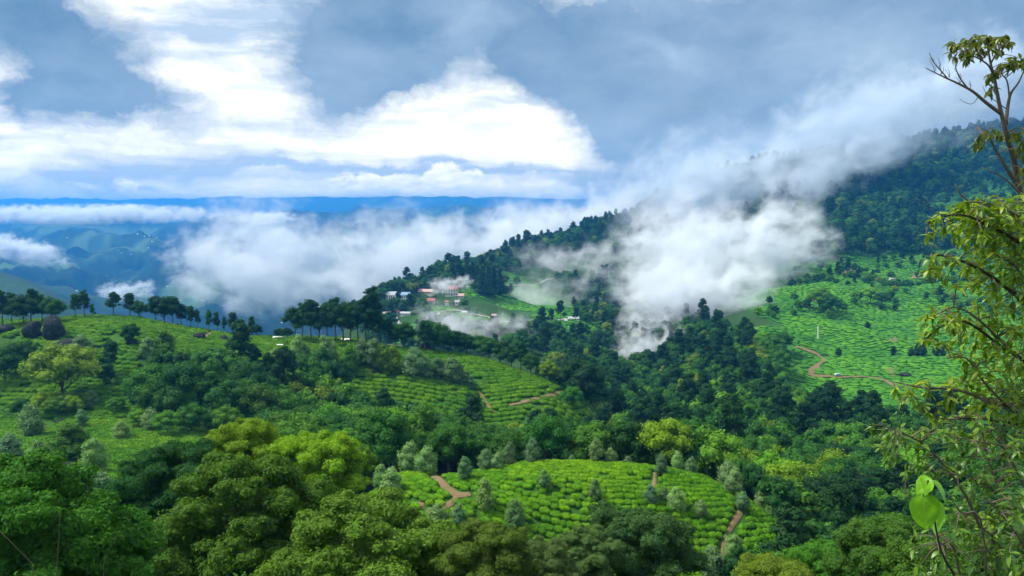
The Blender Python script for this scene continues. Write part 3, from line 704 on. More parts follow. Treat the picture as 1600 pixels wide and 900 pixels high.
# ---- ridge trees: picture column and row of the foot, height in picture pixels, species, colour
def row(lst, name, fmt, group, near=150, cat='tree', far=345):
    for i, (px, py, hp, key, colr, wd) in enumerate(sorted(lst)):
        p = ground(px, py, near, far); Y = p.y
        tree(name, key, p, hp * (1.22 if 'skyline' in fmt else 1.12) / F * Y, fmt % ORD[i], cat, group, colr, wd)
row([(4,512,56,'tall',G_DEEP,1.2),(20,510,50,'tall',G_DEEP,1.1),(37,512,46,'broad',G_DEEP,1),(50,508,54,'tall',G_DEEP,1.2),(66,506,44,'tall',G_DARK,1.1),(82,506,38,'broad',G_DARK,1),
     (118,500,40,'tall',G_DARK,.9),(132,500,44,'tall',G_DARK,1.0)], 'ridge_tree', 'dark tree on the far left ridge behind the boulders, %s from the left', 'trees behind the boulders')
row([(145,500,22,'tall',G_DARK,.8),(178,494,36,'tall',G_DARK,1.3),(203,498,36,'tall',G_DEEP,1.1),(218,500,26,'broad',G_DARK,1),(243,504,38,'tall',G_DEEP,1.2),(258,508,38,'broad',G_DEEP,1.1),(270,508,42,'tall',G_DEEP,1.2),
     (284,510,34,'tall',G_DEEP,1.1),(298,511,34,'tall',G_DARK,.9),(309,512,30,'tall',G_DEEP,.8),(327,514,32,'tall',G_DARK,.8),(339,515,30,'tall',G_DEEP,.9),(351,516,26,'tall',G_DARK,.7),(364,517,34,'tall',G_DEEP,1),
     (379,518,26,'tall',G_OLIVE,.9),(393,520,30,'tall',G_DARK,.9),(401,522,18,'broad',G_DEEP,.9)], 'ridge_tree', 'slim dark tree on the skyline of the left ridge, %s from the left', 'trees along the left skyline')
row([(437,530,16,'broad',G_DEEP,1.2),(449,531,18,'broad',G_DEEP,1.1),(462,534,50,'broad',G_DEEP,.8),(474,535,58,'tall',G_DARK,1.0),(487,536,66,'tall',G_DEEP,1.0),(499,536,52,'broad',G_DEEP,.9),(512,537,62,'tall',G_DARK,1),
     (524,537,68,'tall',G_DEEP,1),(536,537,60,'broad',G_DEEP,.9),(548,538,62,'tall',G_DARK,1.1),(560,538,60,'broad',G_DEEP,.8),(571,540,72,'tall',G_DEEP,1.0),(581,541,88,'tall',G_DEEP,.9),(593,539,52,'tall',G_DARK,1),(608,541,44,'tall',G_DEEP,1.1),(631,542,40,'broad',G_DARK,1.1)],
    'big_ridge_tree', 'tall dark crown in the clump on the middle ridge, %s from the left', 'clump of tall trees on the middle ridge')
row([(664,552,50,'tall',G_DARK,1.1),(678,552,46,'broad',G_DARK,1.0),(694,554,38,'broad',G_DARK,1.05),(711,555,36,'broad',G_DARK,1.05),(729,556,34,'broad',G_DARK,1.1),(747,558,34,'broad',G_DARK,1.1),(764,560,34,'broad',G_DARK,1.1),
     (781,562,36,'broad',G_DEEP,1.1),(799,566,36,'broad',G_DARK,1.1),(815,570,48,'tall',G_DARK,1.1),(829,574,34,'broad',G_DARK,1)], 'round_tree', 'round dark tree in the row above the middle tea field, %s from the left', 'row of round trees above the middle field')
row([(845,584,26,'oak',G_SILV,1.4),(858,592,34,'broad',G_YEL,1.0),(872,590,30,'broad',G_LIT,1.0)], 'small_tree', 'yellowish small tree at the top of the dirt track, %s from the left', 'small trees by the dirt track')
row([(905,612,66,'broad',G_DEEP,1.1),(922,622,58,'broad',G_DARK,1.1),(895,640,34,'broad',G_MID,1),(935,640,40,'broad',G_DARK,1.1),(958,652,40,'broad',G_DARK,1.1),(930,662,44,'oak',G_SILV,1.2)], 'dark_tree', 'big dark tree right of the dirt track, %s from the left', 'dark trees right of the track', 200, far=345)
# the silver oaks
row([(430,572,26,'oak',G_SILV,1.2),(445,576,30,'oak',G_SILV,1.1),(466,572,44,'oak',G_SILV,1.1),(477,574,34,'oak',G_SILV,1.0),(508,580,50,'oak',G_SILV,1.1),(521,572,36,'oak',G_SILV,.8),(546,586,44,'oak',G_OLIVE,1.1),(566,576,42,'oak',G_SILV,1.1),
     (584,578,44,'oak',G_SILV,1.4),(600,582,40,'oak',G_OLIVE,1.2),(615,584,40,'oak',G_YEL,1.1),(648,590,42,'oak',G_SILV,1.6),(666,592,32,'oak',G_SILV,1.5),(684,594,32,'oak',G_SILV,1.6),(706,600,38,'oak',G_SILV,1.6),(718,602,30,'oak',G_SILV,1.6),(735,608,20,'oak',G_SILV,1.6)],
    'silver_oak', 'pale feathery silver oak in the sunny middle field, %s from the left', 'silver oaks in the middle field', 180)
row([(757,800,50,'oak',G_SILV,1.1),(850,765,30,'oak',G_SILV,1.3),(930,783,34,'oak',G_SILV,1.1),(805,828,46,'oak',G_SILV,1.2),(1016,786,28,'oak',G_SILV,1.4),(1038,783,22,'oak',G_SILV,1.4),(1056,798,36,'oak',G_SILV,1.3),(1033,743,32,'oak',G_SILV,1.2),
     (1095,812,30,'oak',G_SILV,1.3),(1138,772,22,'oak',G_SILV,1.3),(717,822,34,'oak',G_SILV,1.3)], 'silver_oak', 'young silver oak standing on the round tea mound, %s from the left', 'silver oaks on the mound', 100, far=160)
row([(759,738,34,'oak',G_SILV,1.2),(778,736,28,'oak',G_SILV,1.2),(796,731,38,'oak',G_SILV,1.1),(832,727,40,'oak',G_SILV,1.0),(893,724,14,'oak',G_SILV,1.5),(932,726,38,'oak',G_SILV,1.1),(954,725,26,'oak',G_SILV,1.2),(981,725,16,'oak',G_SILV,1.4),
     (1058,732,32,'oak',G_SILV,1.1),(1080,736,28,'oak',G_SILV,1.2),(1136,748,44,'oak',G_SILV,1.1),(1148,752,42,'oak',G_SILV,1.1)], 'silver_oak', 'silver oak on the crest line of the round mound, %s from the left', 'silver oaks on the mound crest', 120, far=160)
row([(640,742,48,'oak',G_SILV,1.2),(667,744,44,'oak',G_SILV,1.3),(727,752,36,'oak',G_SILV,1.2),(595,768,40,'oak',G_SILV,1.2),(612,780,46,'oak',G_SILV,1.5),(684,838,48,'oak',G_SILV,1.4),(575,722,40,'oak',G_SILV,1.7)], 'silver_oak', 'silver oak beside the curving dirt path, %s from the left', 'silver oaks by the path', 100, far=170)
row([(1180,790,40,'oak',G_SILV,1.3),(1192,800,34,'oak',G_SILV,1.4),(1207,812,34,'oak',G_SILV,1.3),(1160,800,30,'oak',G_SILV,1.4),(1244,832,32,'oak',G_SILV,1.2),(1222,800,34,'oak',G_SILV,1.4),(1268,800,30,'oak',G_SILV,1.5),(1145,880,44,'oak',G_SILV,1.3),(1112,905,50,'oak',G_SILV,1.5)], 'silver_oak', 'grey-green silver oak on the right flank of the mound, %s from the left', 'silver oaks right of the mound', 90, far=180)
row([(155,795,54,'oak',G_SILV,1.9),(147,742,54,'oak',G_SILV,1.3),(50,686,50,'oak',G_SILV,1.2),(62,728,38,'oak',G_SILV,1.5),(15,720,40,'oak',G_SILV,1.9),(112,728,62,'oak',G_OLIVE,2.0),(128,672,30,'oak',G_SILV,1.2)], 'silver_oak', 'bushy silver oak on the lower left terraces, %s from the left', 'silver oaks on the left terraces', 100)
row([(218,672,30,'broad',G_LIT,1.1),(100,628,84,'broad',G_YEL,1.15),(72,650,36,'broad',G_YEL,1.0),(92,655,34,'broad',G_OLIVE,1.1),(112,652,32,'broad',G_YEL,1.0),(173,592,58,'tall',G_DARK,1.3),(162,604,36,'broad',G_DARK,1.0),(26,588,50,'broad',G_DARK,1.1),(8,602,56,'broad',G_DARK,1.1),(48,572,36,'broad',G_DARK,1),
     (128,560,34,'oak',G_SILV,1.8),(205,540,32,'broad',G_DARK,1.0),(232,560,30,'oak',G_SILV,1.6),(258,560,40,'oak',G_OLIVE,1.5),(62,596,26,'broad',G_DARK,1)], 'hill_tree', 'leafy tree on the face of the left tea hill, %s from the left', 'trees on the left hill face', 150)
row([(270,655,75,'tall',G_DARK,1.1),(290,660,88,'broad',G_DARK,1.0),(338,664,100,'tall',G_MID,1.0),(315,650,80,'broad',G_OLIVE,1.0),(360,660,74,'broad',G_DARK,1.0),(240,650,76,'broad',G_MID,1.1),(384,650,80,'broad',G_DARK,1.0),(405,655,60,'broad',G_LIT,.9)], 'grove_tree', 'tall tree in front of the left hill grove, %s from the left', 'front trees of the left grove', 200)
row([(1280,487,34,'broad',G_LIT,1.2),(1297,492,30,'broad',G_MID,1.2),(1360,476,26,'broad',G_LIT,1.2),(1378,480,22,'broad',G_DARK,1.3)], 'slope_tree', 'light green tree on the right tea slope, %s from the left', 'trees on the right slope', 500, far=1000)
row([(1396,556,14,'oak',G_DEEP,1.2),(1434,557,20,'oak',G_DEEP,1.2),(1442,558,22,'oak',G_DEEP,1.0),(1462,557,14,'oak',G_DEEP,1.5),(1473,557,15,'oak',G_DEEP,1.4),(1310,556,12,'oak',G_DEEP,1.6),(1424,557,12,'oak',G_DEEP,1.5),(1355,513,10,'oak',G_DEEP,1.6)], 'small_tree', 'small dark tree along the lower right tea field, %s from the left', 'small trees along the right field', 450, far=900)
row([(1060,560,44,'tall',G_DEEP,1.2),(1078,564,40,'tall',G_DEEP,1.2),(1096,568,44,'tall',G_DEEP,1.2),(1113,562,42,'tall',G_DEEP,1.2),(1127,560,46,'tall',G_DEEP,1.2),(1140,562,36,'tall',G_DARK,1.2)], 'dark_tree', 'tall dark tree standing against the valley mist, %s from the left', 'dark trees against the mist', 380, far=700)
row([(1190,556,34,'broad',G_LIT,1.2),(1205,560,34,'broad',G_MID,1.2),(1222,552,30,'broad',G_MID,1.2),(1176,572,34,'broad',G_YEL,1.1)], 'forest_tree', 'light green tree by the edge of the right tea field, %s from the left', 'light trees by the right field', 400, far=800)
row([(236,676,34,'oak',G_SILV,1.4),(262,684,40,'broad',G_LIT,1.1),(300,680,46,'broad',G_MID,1.1),(330,676,34,'oak',G_SILV,1.5),(352,684,46,'broad',G_OLIVE,1.1),(398,680,44,'broad',G_MID,1.1),(420,690,52,'broad',G_DARK,1.1),(440,684,46,'broad',G_LIT,1.0),(455,694,56,'broad',G_MID,1.1),(415,668,40,'broad',G_DARK,1.1),(372,672,36,'broad',G_DARK,1.1),
     (190,690,30,'oak',G_SILV,1.5),(35,655,30,'broad',G_DARK,1.1),(142,640,28,'oak',G_SILV,1.5),(182,648,26,'broad',G_LIT,1.2)], 'lower_tree', 'tree on the lowest tea terraces of the left hill, %s from the left', 'trees on the lowest left terraces', 180)
# far crest trees by the viaduct-like row, in mist
row([(895,404,16,'tall',G_DEEP,.9),(906,404,18,'tall',G_DEEP,.9),(916,403,18,'tall',G_DEEP,.9),(928,402,15,'tall',G_DEEP,.9),(942,400,15,'tall',G_DEEP,.9)], 'misty_tree', 'lone tree fading into mist on the green hill, %s from the left', 'trees fading into mist', 900, far=1500)
row([(753,462,44,'spire',G_DEEP,1.1),(762,463,50,'spire',G_DEEP,1.1),(771,463,44,'spire',G_DEEP,1.1),(781,462,40,'spire',G_DEEP,1.1),(730,444,34,'spire',G_DEEP,1.0),(738,446,36,'spire',G_DEEP,1.1)], 'conifer', 'dark pointed conifer right of the red-roofed house, %s from the left', 'conifers right of the red-roofed house', 700, far=1300)
# ---- the close trees at the bottom: column of the crown, row of its top, distance, width in picture pixels
BIGS = [
 ('large dark olive tree filling the lower left foreground', 385, 700, 50, 300, G_OLIVE),
 ('dark tree left of the large olive tree', 262, 684, 62, 200, G_DARK),
 ('yellow-green crown above the large olive tree', 378, 650, 68, 170, G_YEL),
 ('bright yellow-green round tree right of the large olive tree', 487, 668, 66, 185, G_YEL),
 ('broad grey-green tree in the bottom middle foreground', 565, 772, 42, 340, (0.075, 0.190, 0.026)),
 ('thin brownish tree at the bottom, right of the broad tree', 758, 808, 40, 170, (0.090, 0.155, 0.022)),
 ('pale grey-green tree at the bottom between two trees', 840, 838, 44, 150, (0.11, 0.19, 0.05)),
 ('open branched silvery tree in front of the round mound', 995, 786, 56, 220, (0.06, 0.135, 0.045)),
 ('feathery pale tree left of the open branched tree', 918, 822, 52, 130, (0.095, 0.19, 0.055)),
 ('olive tree at the bottom below the right end of the mound', 1215, 868, 46, 170, (0.11, 0.19, 0.02)),
 ('rounded green tree at the bottom, right of the olive tree', 1290, 842, 52, 140, G_MID),
 ('leafy tree at the bottom left of the hanging heart-shaped leaf', 1385, 800, 40, 190, (0.065, 0.16, 0.022)),
 ('dark leafy tree in the bottom left corner', 15, 704, 36, 400, (0.04, 0.14, 0.015)),
 ('light green small tree behind the yellow-green round tree', 545, 690, 95, 90, G_LIT),
 ('bushy dark tree behind the bottom left corner tree', 150, 800, 42, 190, G_DARK),
 ('dark tree at the bottom beside the broad grey-green tree', 660, 840, 46, 150, (0.045, 0.12, 0.03)),
 ('light green tree at the bottom, near the right border', 1500, 830, 34, 260, (0.07, 0.17, 0.02)),
]
for i, (lab, px, py, Y, wpx, colr) in enumerate(BIGS):
    tp = at(px, py, Y); gz = h(tp.x, Y); hg = tp.z - gz; wd = (wpx / F * Y) / 12.2
    tree('foreground_tree', 'big', (tp.x, Y, gz), hg, lab, 'tree', 'trees in the foreground', colr, wd / (hg / 13.0), var=i % 4, sink=0.0)
# ================================================================== undergrowth between the close trees
BUSHC = merge_colls('bush_source', [protos('bush', G_DARK, 'ba'), protos('bush', G_MID, 'bb'), protos('bush', (0.08, 0.18, 0.02), 'bc')])
def bushes(name, label, x, y, size, seed, coll=BUSHC, h0=2.3):
    rng = np.random.RandomState(seed); m = len(x); z = H(x, y); s = size / h0 * (0.6 + .8 * rng.rand(m)); w = s * (0.9 + .5 * rng.rand(m))
    scatter(name, label, coll, np.stack([x, y, z - .2], 1), np.stack([0 * x, 0 * x, rng.rand(m) * 6.28], 1), np.stack([w, w, s], 1), rng.randint(0, len(coll.objects), m))
x, y = jgrid(-75, 80, 14, 104, 2.6, 71); k = (np.abs(x / y) < 0.72); z = H(x, y); px, py = proj(x, y, z)
teaM = inany(800 + F * x / y, y, TEA_NEAR + TEA_LEFT) | ((px > 600) & (px < 1200) & (y > 104))
k &= ~teaM; bushes('undergrowth', 'thick undergrowth between the foreground trees', x[k], y[k], 2.9, 72)
x, y = jgrid(20, 130, 92, 215, 4.2, 73); z = H(x, y); px, py = proj(x, y, z); k = (px > 1150) & (px < 1680) & ~inany(800 + F * x / y, y, TEA_NEAR)
k &= visible(x, y, z + 3); bushes('undergrowth', 'bushes and low trees right of the mound', x[k], y[k], 6.5, 74, FORC, 11.0)
# ================================================================== tea
def tea_material(name, ca, cb):
    TEAM, n, b = material(name, 0.8, 0.08)
    oi = n.node('ShaderNodeObjectInfo'); P = n.node('ShaderNodeNewGeometry').outputs['Position']; O = n.node('ShaderNodeTexCoord').outputs['Object']
    tint = n.node('ShaderNodeAttribute'); tint.attribute_name = 'tint'
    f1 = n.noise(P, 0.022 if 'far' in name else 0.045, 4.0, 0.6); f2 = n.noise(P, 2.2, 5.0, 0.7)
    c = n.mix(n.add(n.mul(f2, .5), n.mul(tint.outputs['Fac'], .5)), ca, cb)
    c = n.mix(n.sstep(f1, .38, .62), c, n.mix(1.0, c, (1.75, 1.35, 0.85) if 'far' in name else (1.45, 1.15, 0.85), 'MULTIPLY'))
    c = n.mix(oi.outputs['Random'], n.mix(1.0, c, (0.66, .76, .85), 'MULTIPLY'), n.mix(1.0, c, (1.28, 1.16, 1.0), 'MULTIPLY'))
    n.put(b.inputs['Base Color'], c); bump(n, b, n.noise(O, 14.0, 4.0, .7), 0.9, 0.10)
    return TEAM
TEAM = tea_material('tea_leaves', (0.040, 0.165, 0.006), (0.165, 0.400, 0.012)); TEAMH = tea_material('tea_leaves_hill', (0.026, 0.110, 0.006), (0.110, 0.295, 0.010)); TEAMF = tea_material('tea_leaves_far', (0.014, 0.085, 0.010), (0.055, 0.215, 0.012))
def tea_mesh(i, detail=True, TEAM=TEAM):
    rng = np.random.RandomState(60 + i); iv, if_ = (ICO2 if detail else ICO1)
    v = iv.copy(); a = rng.uniform(1.7, 2.6)
    sq = (np.abs(v[:, 0]) ** a + np.abs(v[:, 1]) ** a) ** (1 / a) + 1e-6; rr = np.hypot(v[:, 0], v[:, 1]); k = np.where(rr > .05, rr / sq, 1)
    v[:, 0] *= k * .56; v[:, 1] *= k * .53; v[:, 2] = np.sign(v[:, 2]) * np.abs(v[:, 2]) ** .60 * .46
    v += 0.045 * rng.normal(size=v.shape) * [1, 1, .8]; v[:, 2] += .42
    V = v; tri = if_
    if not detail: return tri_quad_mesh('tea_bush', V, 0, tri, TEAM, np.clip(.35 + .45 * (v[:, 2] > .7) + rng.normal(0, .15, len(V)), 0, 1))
    m = 150; d = rng.normal(size=(m, 3)); d[:, 2] = np.abs(d[:, 2]) + .5; d /= np.linalg.norm(d, axis=1)[:, None]
    p = np.stack([d[:, 0] * .60, d[:, 1] * .57, .42 + .50 * np.abs(d[:, 2]) ** .6], 1) + .03 * rng.normal(size=(m, 3))
    nn = d + .8 * rng.normal(size=(m, 3)); nn /= np.linalg.norm(nn, axis=1)[:, None]; t = np.cross(nn, rng.normal(size=(m, 3))); t[:, 2] += .6; t /= np.linalg.norm(t, axis=1)[:, None]; bb = np.cross(nn, t)
    s = .075 * (.7 + .7 * rng.rand(m))[:, None]
    Q = np.stack([p - t * s, p + bb * s * .55, p + t * s * 1.3, p - bb * s * .55], 1).reshape(-1, 3)
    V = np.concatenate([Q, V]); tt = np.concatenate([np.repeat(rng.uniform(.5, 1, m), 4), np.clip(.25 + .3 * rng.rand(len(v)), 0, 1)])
    return tri_quad_mesh('tea_bush', V, m, tri + m * 4, TEAM, tt)
TEAS = [tea_mesh(i) for i in range(6)]; TEAH = [tea_mesh(i, True, TEAMH) for i in range(6)]; TEAL = [tea_mesh(i, False, TEAMF) for i in range(5)]
def coll_of(name, meshes):
    c = bpy.data.collections.new(name)
    for i, m_ in enumerate(meshes):
        o = bpy.data.objects.new('%s_%02d' % (name, i), m_); c.objects.link(o)
    return c
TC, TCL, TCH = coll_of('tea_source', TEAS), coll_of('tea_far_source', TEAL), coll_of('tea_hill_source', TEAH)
# dirt paths are laid out first: no bush grows on them
PATHS = []
def path_px(pts, near, far=3000): return [ground(a, b_, near, far) for a, b_ in pts]
PATHDEF = [
 ('dirt_path', 'brown dirt path curving between the near tea patches', [(664,736),(682,748),(698,764),(712,776),(735,772)], 95, 170, 1.5),
 ('dirt_path', 'branch of the dirt path bending down to the left of the mound', [(714,776),(706,788),(690,796),(668,802)], 95, 170, 1.2),
 ('dirt_path', 'narrow dirt path down the right flank of the mound', [(1137,752),(1141,772),(1152,788),(1160,800),(1146,818),(1136,838),(1130,862),(1128,885)], 95, 170, .85),
 ('dirt_path', 'short bare path on top of the mound', [(1024,740),(1023,752),(1021,764)], 100, 170, .75),
 ('dirt_track', 'reddish dirt track forking above the valley', [(872,584),(882,596),(886,604),(878,614),(866,618),(846,622),(822,628),(796,634)], 200, 345, 1.8),
 ('dirt_track', 'steep branch of the reddish track going down', [(886,604),(896,612),(906,622),(912,628)], 200, 345, 2.6),
 ('dirt_track', 'short track crossing the lower middle field', [(748,612),(757,625),(764,636),(772,646)], 200, 345, 1.3),
 ('dirt_track', 'small sandy bend of track in the middle field', [(586,570),(594,576),(592,584)], 200, 345, 2.0),
 ('dirt_track', 'pale track climbing to the left skyline', [(318,530),(326,522),(334,516)], 250, 345, 2.2),
 ('dirt_road', 'brown dirt road curving across the right tea field', [(1266,588),(1280,588),(1310,590),(1345,589),(1375,592),(1392,600),(1402,607)], 400, 700, 3.6),
 ('dirt_road', 'dirt road winding up the right tea field', [(1243,542),(1262,548),(1280,556),(1290,564),(1275,572),(1268,580),(1266,588)], 400, 760, 3.4),
 ('dirt_road', 'short dirt road on the upper right slope', [(1268,468),(1282,474),(1292,484)], 600, 1000, 3.5),
 ('village_road', 'pale road descending from the village houses', [(615,492),(622,504),(632,516),(640,526)], 560, 1000, 3.0),
 ('village_road', 'pale road running below the village', [(650,505),(690,488),(720,487),(742,492),(770,500),(820,503),(860,501),(898,500)], 560, 1050, 2.6),
 ('village_road', 'road with dark verge across the green hill', [(790,447),(820,446),(850,440),(866,436)], 700, 1200, 2.6),
]
PX = [];
for nm, lb, pts, n0, n1, w in PATHDEF:
    q = path_px(pts, n0, n1); fine = []
    for a, b_ in zip(q, q[1:]):
        m = max(2, int((b_ - a).length / max(0.7, w * .4)))
        for t in range(m): fine.append(a.lerp(b_, t / m))
    fine.append(q[-1])
    for _ in range(3): fine = [fine[0]] + [(fine[i - 1] + fine[i] * 2 + fine[i + 1]) / 4 for i in range(1, len(fine) - 1)] + [fine[-1]]
    PATHS.append((nm, lb, fine, w)); PX.append((np.array([(p.x, p.y) for p in fine]), w))
def off_path(x, y, extra=0.45):
    k = np.ones(len(x), bool)
    for A, w in PX:
        lo = A.min(0) - w - 2; hi = A.max(0) + w + 2
        c = np.where((x > lo[0]) & (x < hi[0]) & (y > lo[1]) & (y < hi[1]))[0]
        if len(c):
            d2 = ((x[c, None] - A[None, :, 0]) ** 2 + (y[c, None] - A[None, :, 1]) ** 2).min(1); k[c] &= d2 > (w / 2 + extra) ** 2
    return k
def rows(cx, cy_, r0, r1, sp, ln, a0, a1, seed, wob=1.2, wl=22):
    """bushes along rows that follow the curve of the slope: x, y, heading, length"""
    rng = np.random.RandomState(seed); X, Y, A, L = [], [], [], []
    for r in np.arange(r0, r1, sp):
        l = ln * (0.65 + 0.75 * rng.rand(int((a1 - a0) * r / ln * 1.02) + 2)); s = np.cumsum(l) + rng.uniform(0, 3)
        th = a0 + (s - l / 2) / r; ok = th < a1; th, l = th[ok], l[ok]
        rr = r + wob * fbm(np.cos(th) * r / wl + 50, np.sin(th) * r / wl + 50, 2, seed) + rng.normal(0, .10, len(th))
        X.append(cx + rr * np.cos(th)); Y.append(cy_ + rr * np.sin(th)); A.append(th + np.pi / 2); L.append(l)
    return map(np.concatenate, (X, Y, A, L))
def lay_tea(x, y, a, l, sp, sizek=1.0):
    z = H(x, y); e = 0.5; gx = (H(x + e, y) - H(x - e, y)) / (2 * e); gy = (H(x, y + e) - H(x, y - e)) / (2 * e)
    # lean with the slope
    ca, sa = np.cos(a), np.sin(a); s1 = gx * ca + gy * sa; s2 = -gx * sa + gy * ca
    return z, np.arctan(s2) * .8, -np.arctan(s1) * .8
def cond(x, y, polys):
    return inany(800 + F * x / y, y, polys)
tea_pts = []
def tea_field(polys, args, ln, sp, hgt, seed, not_in=(), extra=.45, bald=0.62):
    x, y, a, l = rows(*args, seed=seed)
    k = cond(x, y, polys) & (np.abs(x / y) < .70)
    if not_in: k &= ~cond(x, y, not_in)
    k &= fbm(x / 14, y / 14, 3, seed + 5) < bald; k &= np.random.RandomState(seed + 77).rand(len(x)) > .05
    x, y, a, l = x[k], y[k], a[k], l[k]; k = off_path(x, y, extra); x, y, a, l = x[k], y[k], a[k], l[k]
    z, rx, ry = lay_tea(x, y, a, l, sp); v = visible(x, y, z + 1.0, 90, 0.4); x, y, a, l, z, rx, ry = (q[v] for q in (x, y, a, l, z, rx, ry))
    rng = np.random.RandomState(seed + 9); m = len(x)
    return np.stack([x, y, z - .08], 1), np.stack([rx, ry, a], 1), np.stack([l * 1.04, np.full(m, sp * .98), hgt * (.85 + .3 * rng.rand(m))], 1)
# the mound in the middle: single bushes
cxm = (940 - 800) / F * 160
P_, R_, S_ = tea_field(TEA_NEAR, (cxm, 168, 6, 75, 1.08, 1.35, math.pi * 1.02, math.pi * 1.98), 1.35, 1.12, .90, 21, extra=.5, bald=.9)
rng = np.random.RandomState(4); pick = rng.randint(0, 6, len(P_)); order = np.argsort(P_[:, 1])
px_, py_ = proj(P_[:, 0], P_[:, 1], P_[:, 2]); clear = (px_ > 700) & (px_ < 1250) & (py_ < 850) & ~((px_ > 870) & (px_ < 1100) & (py_ > 800)); order = [i for i in order if clear[i]][:300]
ons = set(order)
for i in order:
    o = mesh_obj('tea_bush', TEAS[pick[i]]); o.location = P_[i]; o.rotation_euler = R_[i]; o.scale = S_[i]
    tag(o, 'clipped bright green tea bush in the front rows of the round mound', 'tea bush', 'tea bushes on the round mound')
restm = np.array([i for i in range(len(P_)) if i not in ons])
print('mound', len(P_))
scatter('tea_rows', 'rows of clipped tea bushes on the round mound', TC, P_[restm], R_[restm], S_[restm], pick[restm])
def tea_stuff(label, far, *a, **k):
    P2, R2, S2 = tea_field(*a, **k); print(label, len(P2))
    scatter('tea_rows', label, TCL if far else TCH, P2, R2, S2, np.random.RandomState(8).randint(0, 5, len(P2)))
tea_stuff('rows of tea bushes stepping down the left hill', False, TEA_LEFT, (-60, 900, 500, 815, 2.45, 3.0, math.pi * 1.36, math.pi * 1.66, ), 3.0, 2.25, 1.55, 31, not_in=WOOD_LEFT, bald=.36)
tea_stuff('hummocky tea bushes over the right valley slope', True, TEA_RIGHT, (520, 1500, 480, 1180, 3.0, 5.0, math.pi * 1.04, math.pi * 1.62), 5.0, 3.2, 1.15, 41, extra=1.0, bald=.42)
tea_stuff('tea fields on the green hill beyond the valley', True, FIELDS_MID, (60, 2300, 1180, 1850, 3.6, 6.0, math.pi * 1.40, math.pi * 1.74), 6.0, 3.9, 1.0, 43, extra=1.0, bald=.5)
# ---- the paths themselves, draped a hand above the soil
SOILM, n, b = material('trodden_earth', 0.95, 0.1)
Pp = n.node('ShaderNodeNewGeometry').outputs['Position']; q1 = n.noise(Pp, 1.3, 6.0, .65)
q3 = n.noise(Pp, 0.55, 5.0, .7); n.put(b.inputs['Base Color'], n.mix(n.sstep(q3, .50, .62), n.mix(q1, (0.13, 0.082, 0.040), (0.24, 0.185, 0.10)), (0.06, 0.12, 0.02))); bump(n, b, q1, .5, .1)
ROADM = plain('worn_road', (0.30, 0.29, 0.27), .9, .2, .6)
for nm, lb, fine, w in PATHS:
    V, Fc = [], []; rr = random.Random(len(lb))
    for i, p in enumerate(fine):
        d_ = (fine[min(i + 1, len(fine) - 1)] - fine[max(i - 1, 0)]); nn = Vector((-d_.y, d_.x, 0)).normalized()
        for j in range(5):
            t = (j / 4 - .5) * w * (1 + .30 * math.sin(i * .7 + len(lb)) * .5 + rr.uniform(-.1, .1)); q = p + nn * t
            V.append((q.x, q.y, h(q.x, q.y) + (0.10 + .0011 * p.y) - (0.12 if j in (0, 4) else 0)))
    for i in range(len(fine) - 1):
        for j in range(4): Fc.append((i * 5 + j, i * 5 + j + 1, (i + 1) * 5 + j + 1, (i + 1) * 5 + j))
    tag(mesh_obj(nm, np_mesh(nm, V, Fc, ROADM if nm == 'village_road' else SOILM, smooth=True)), lb, kind='structure')
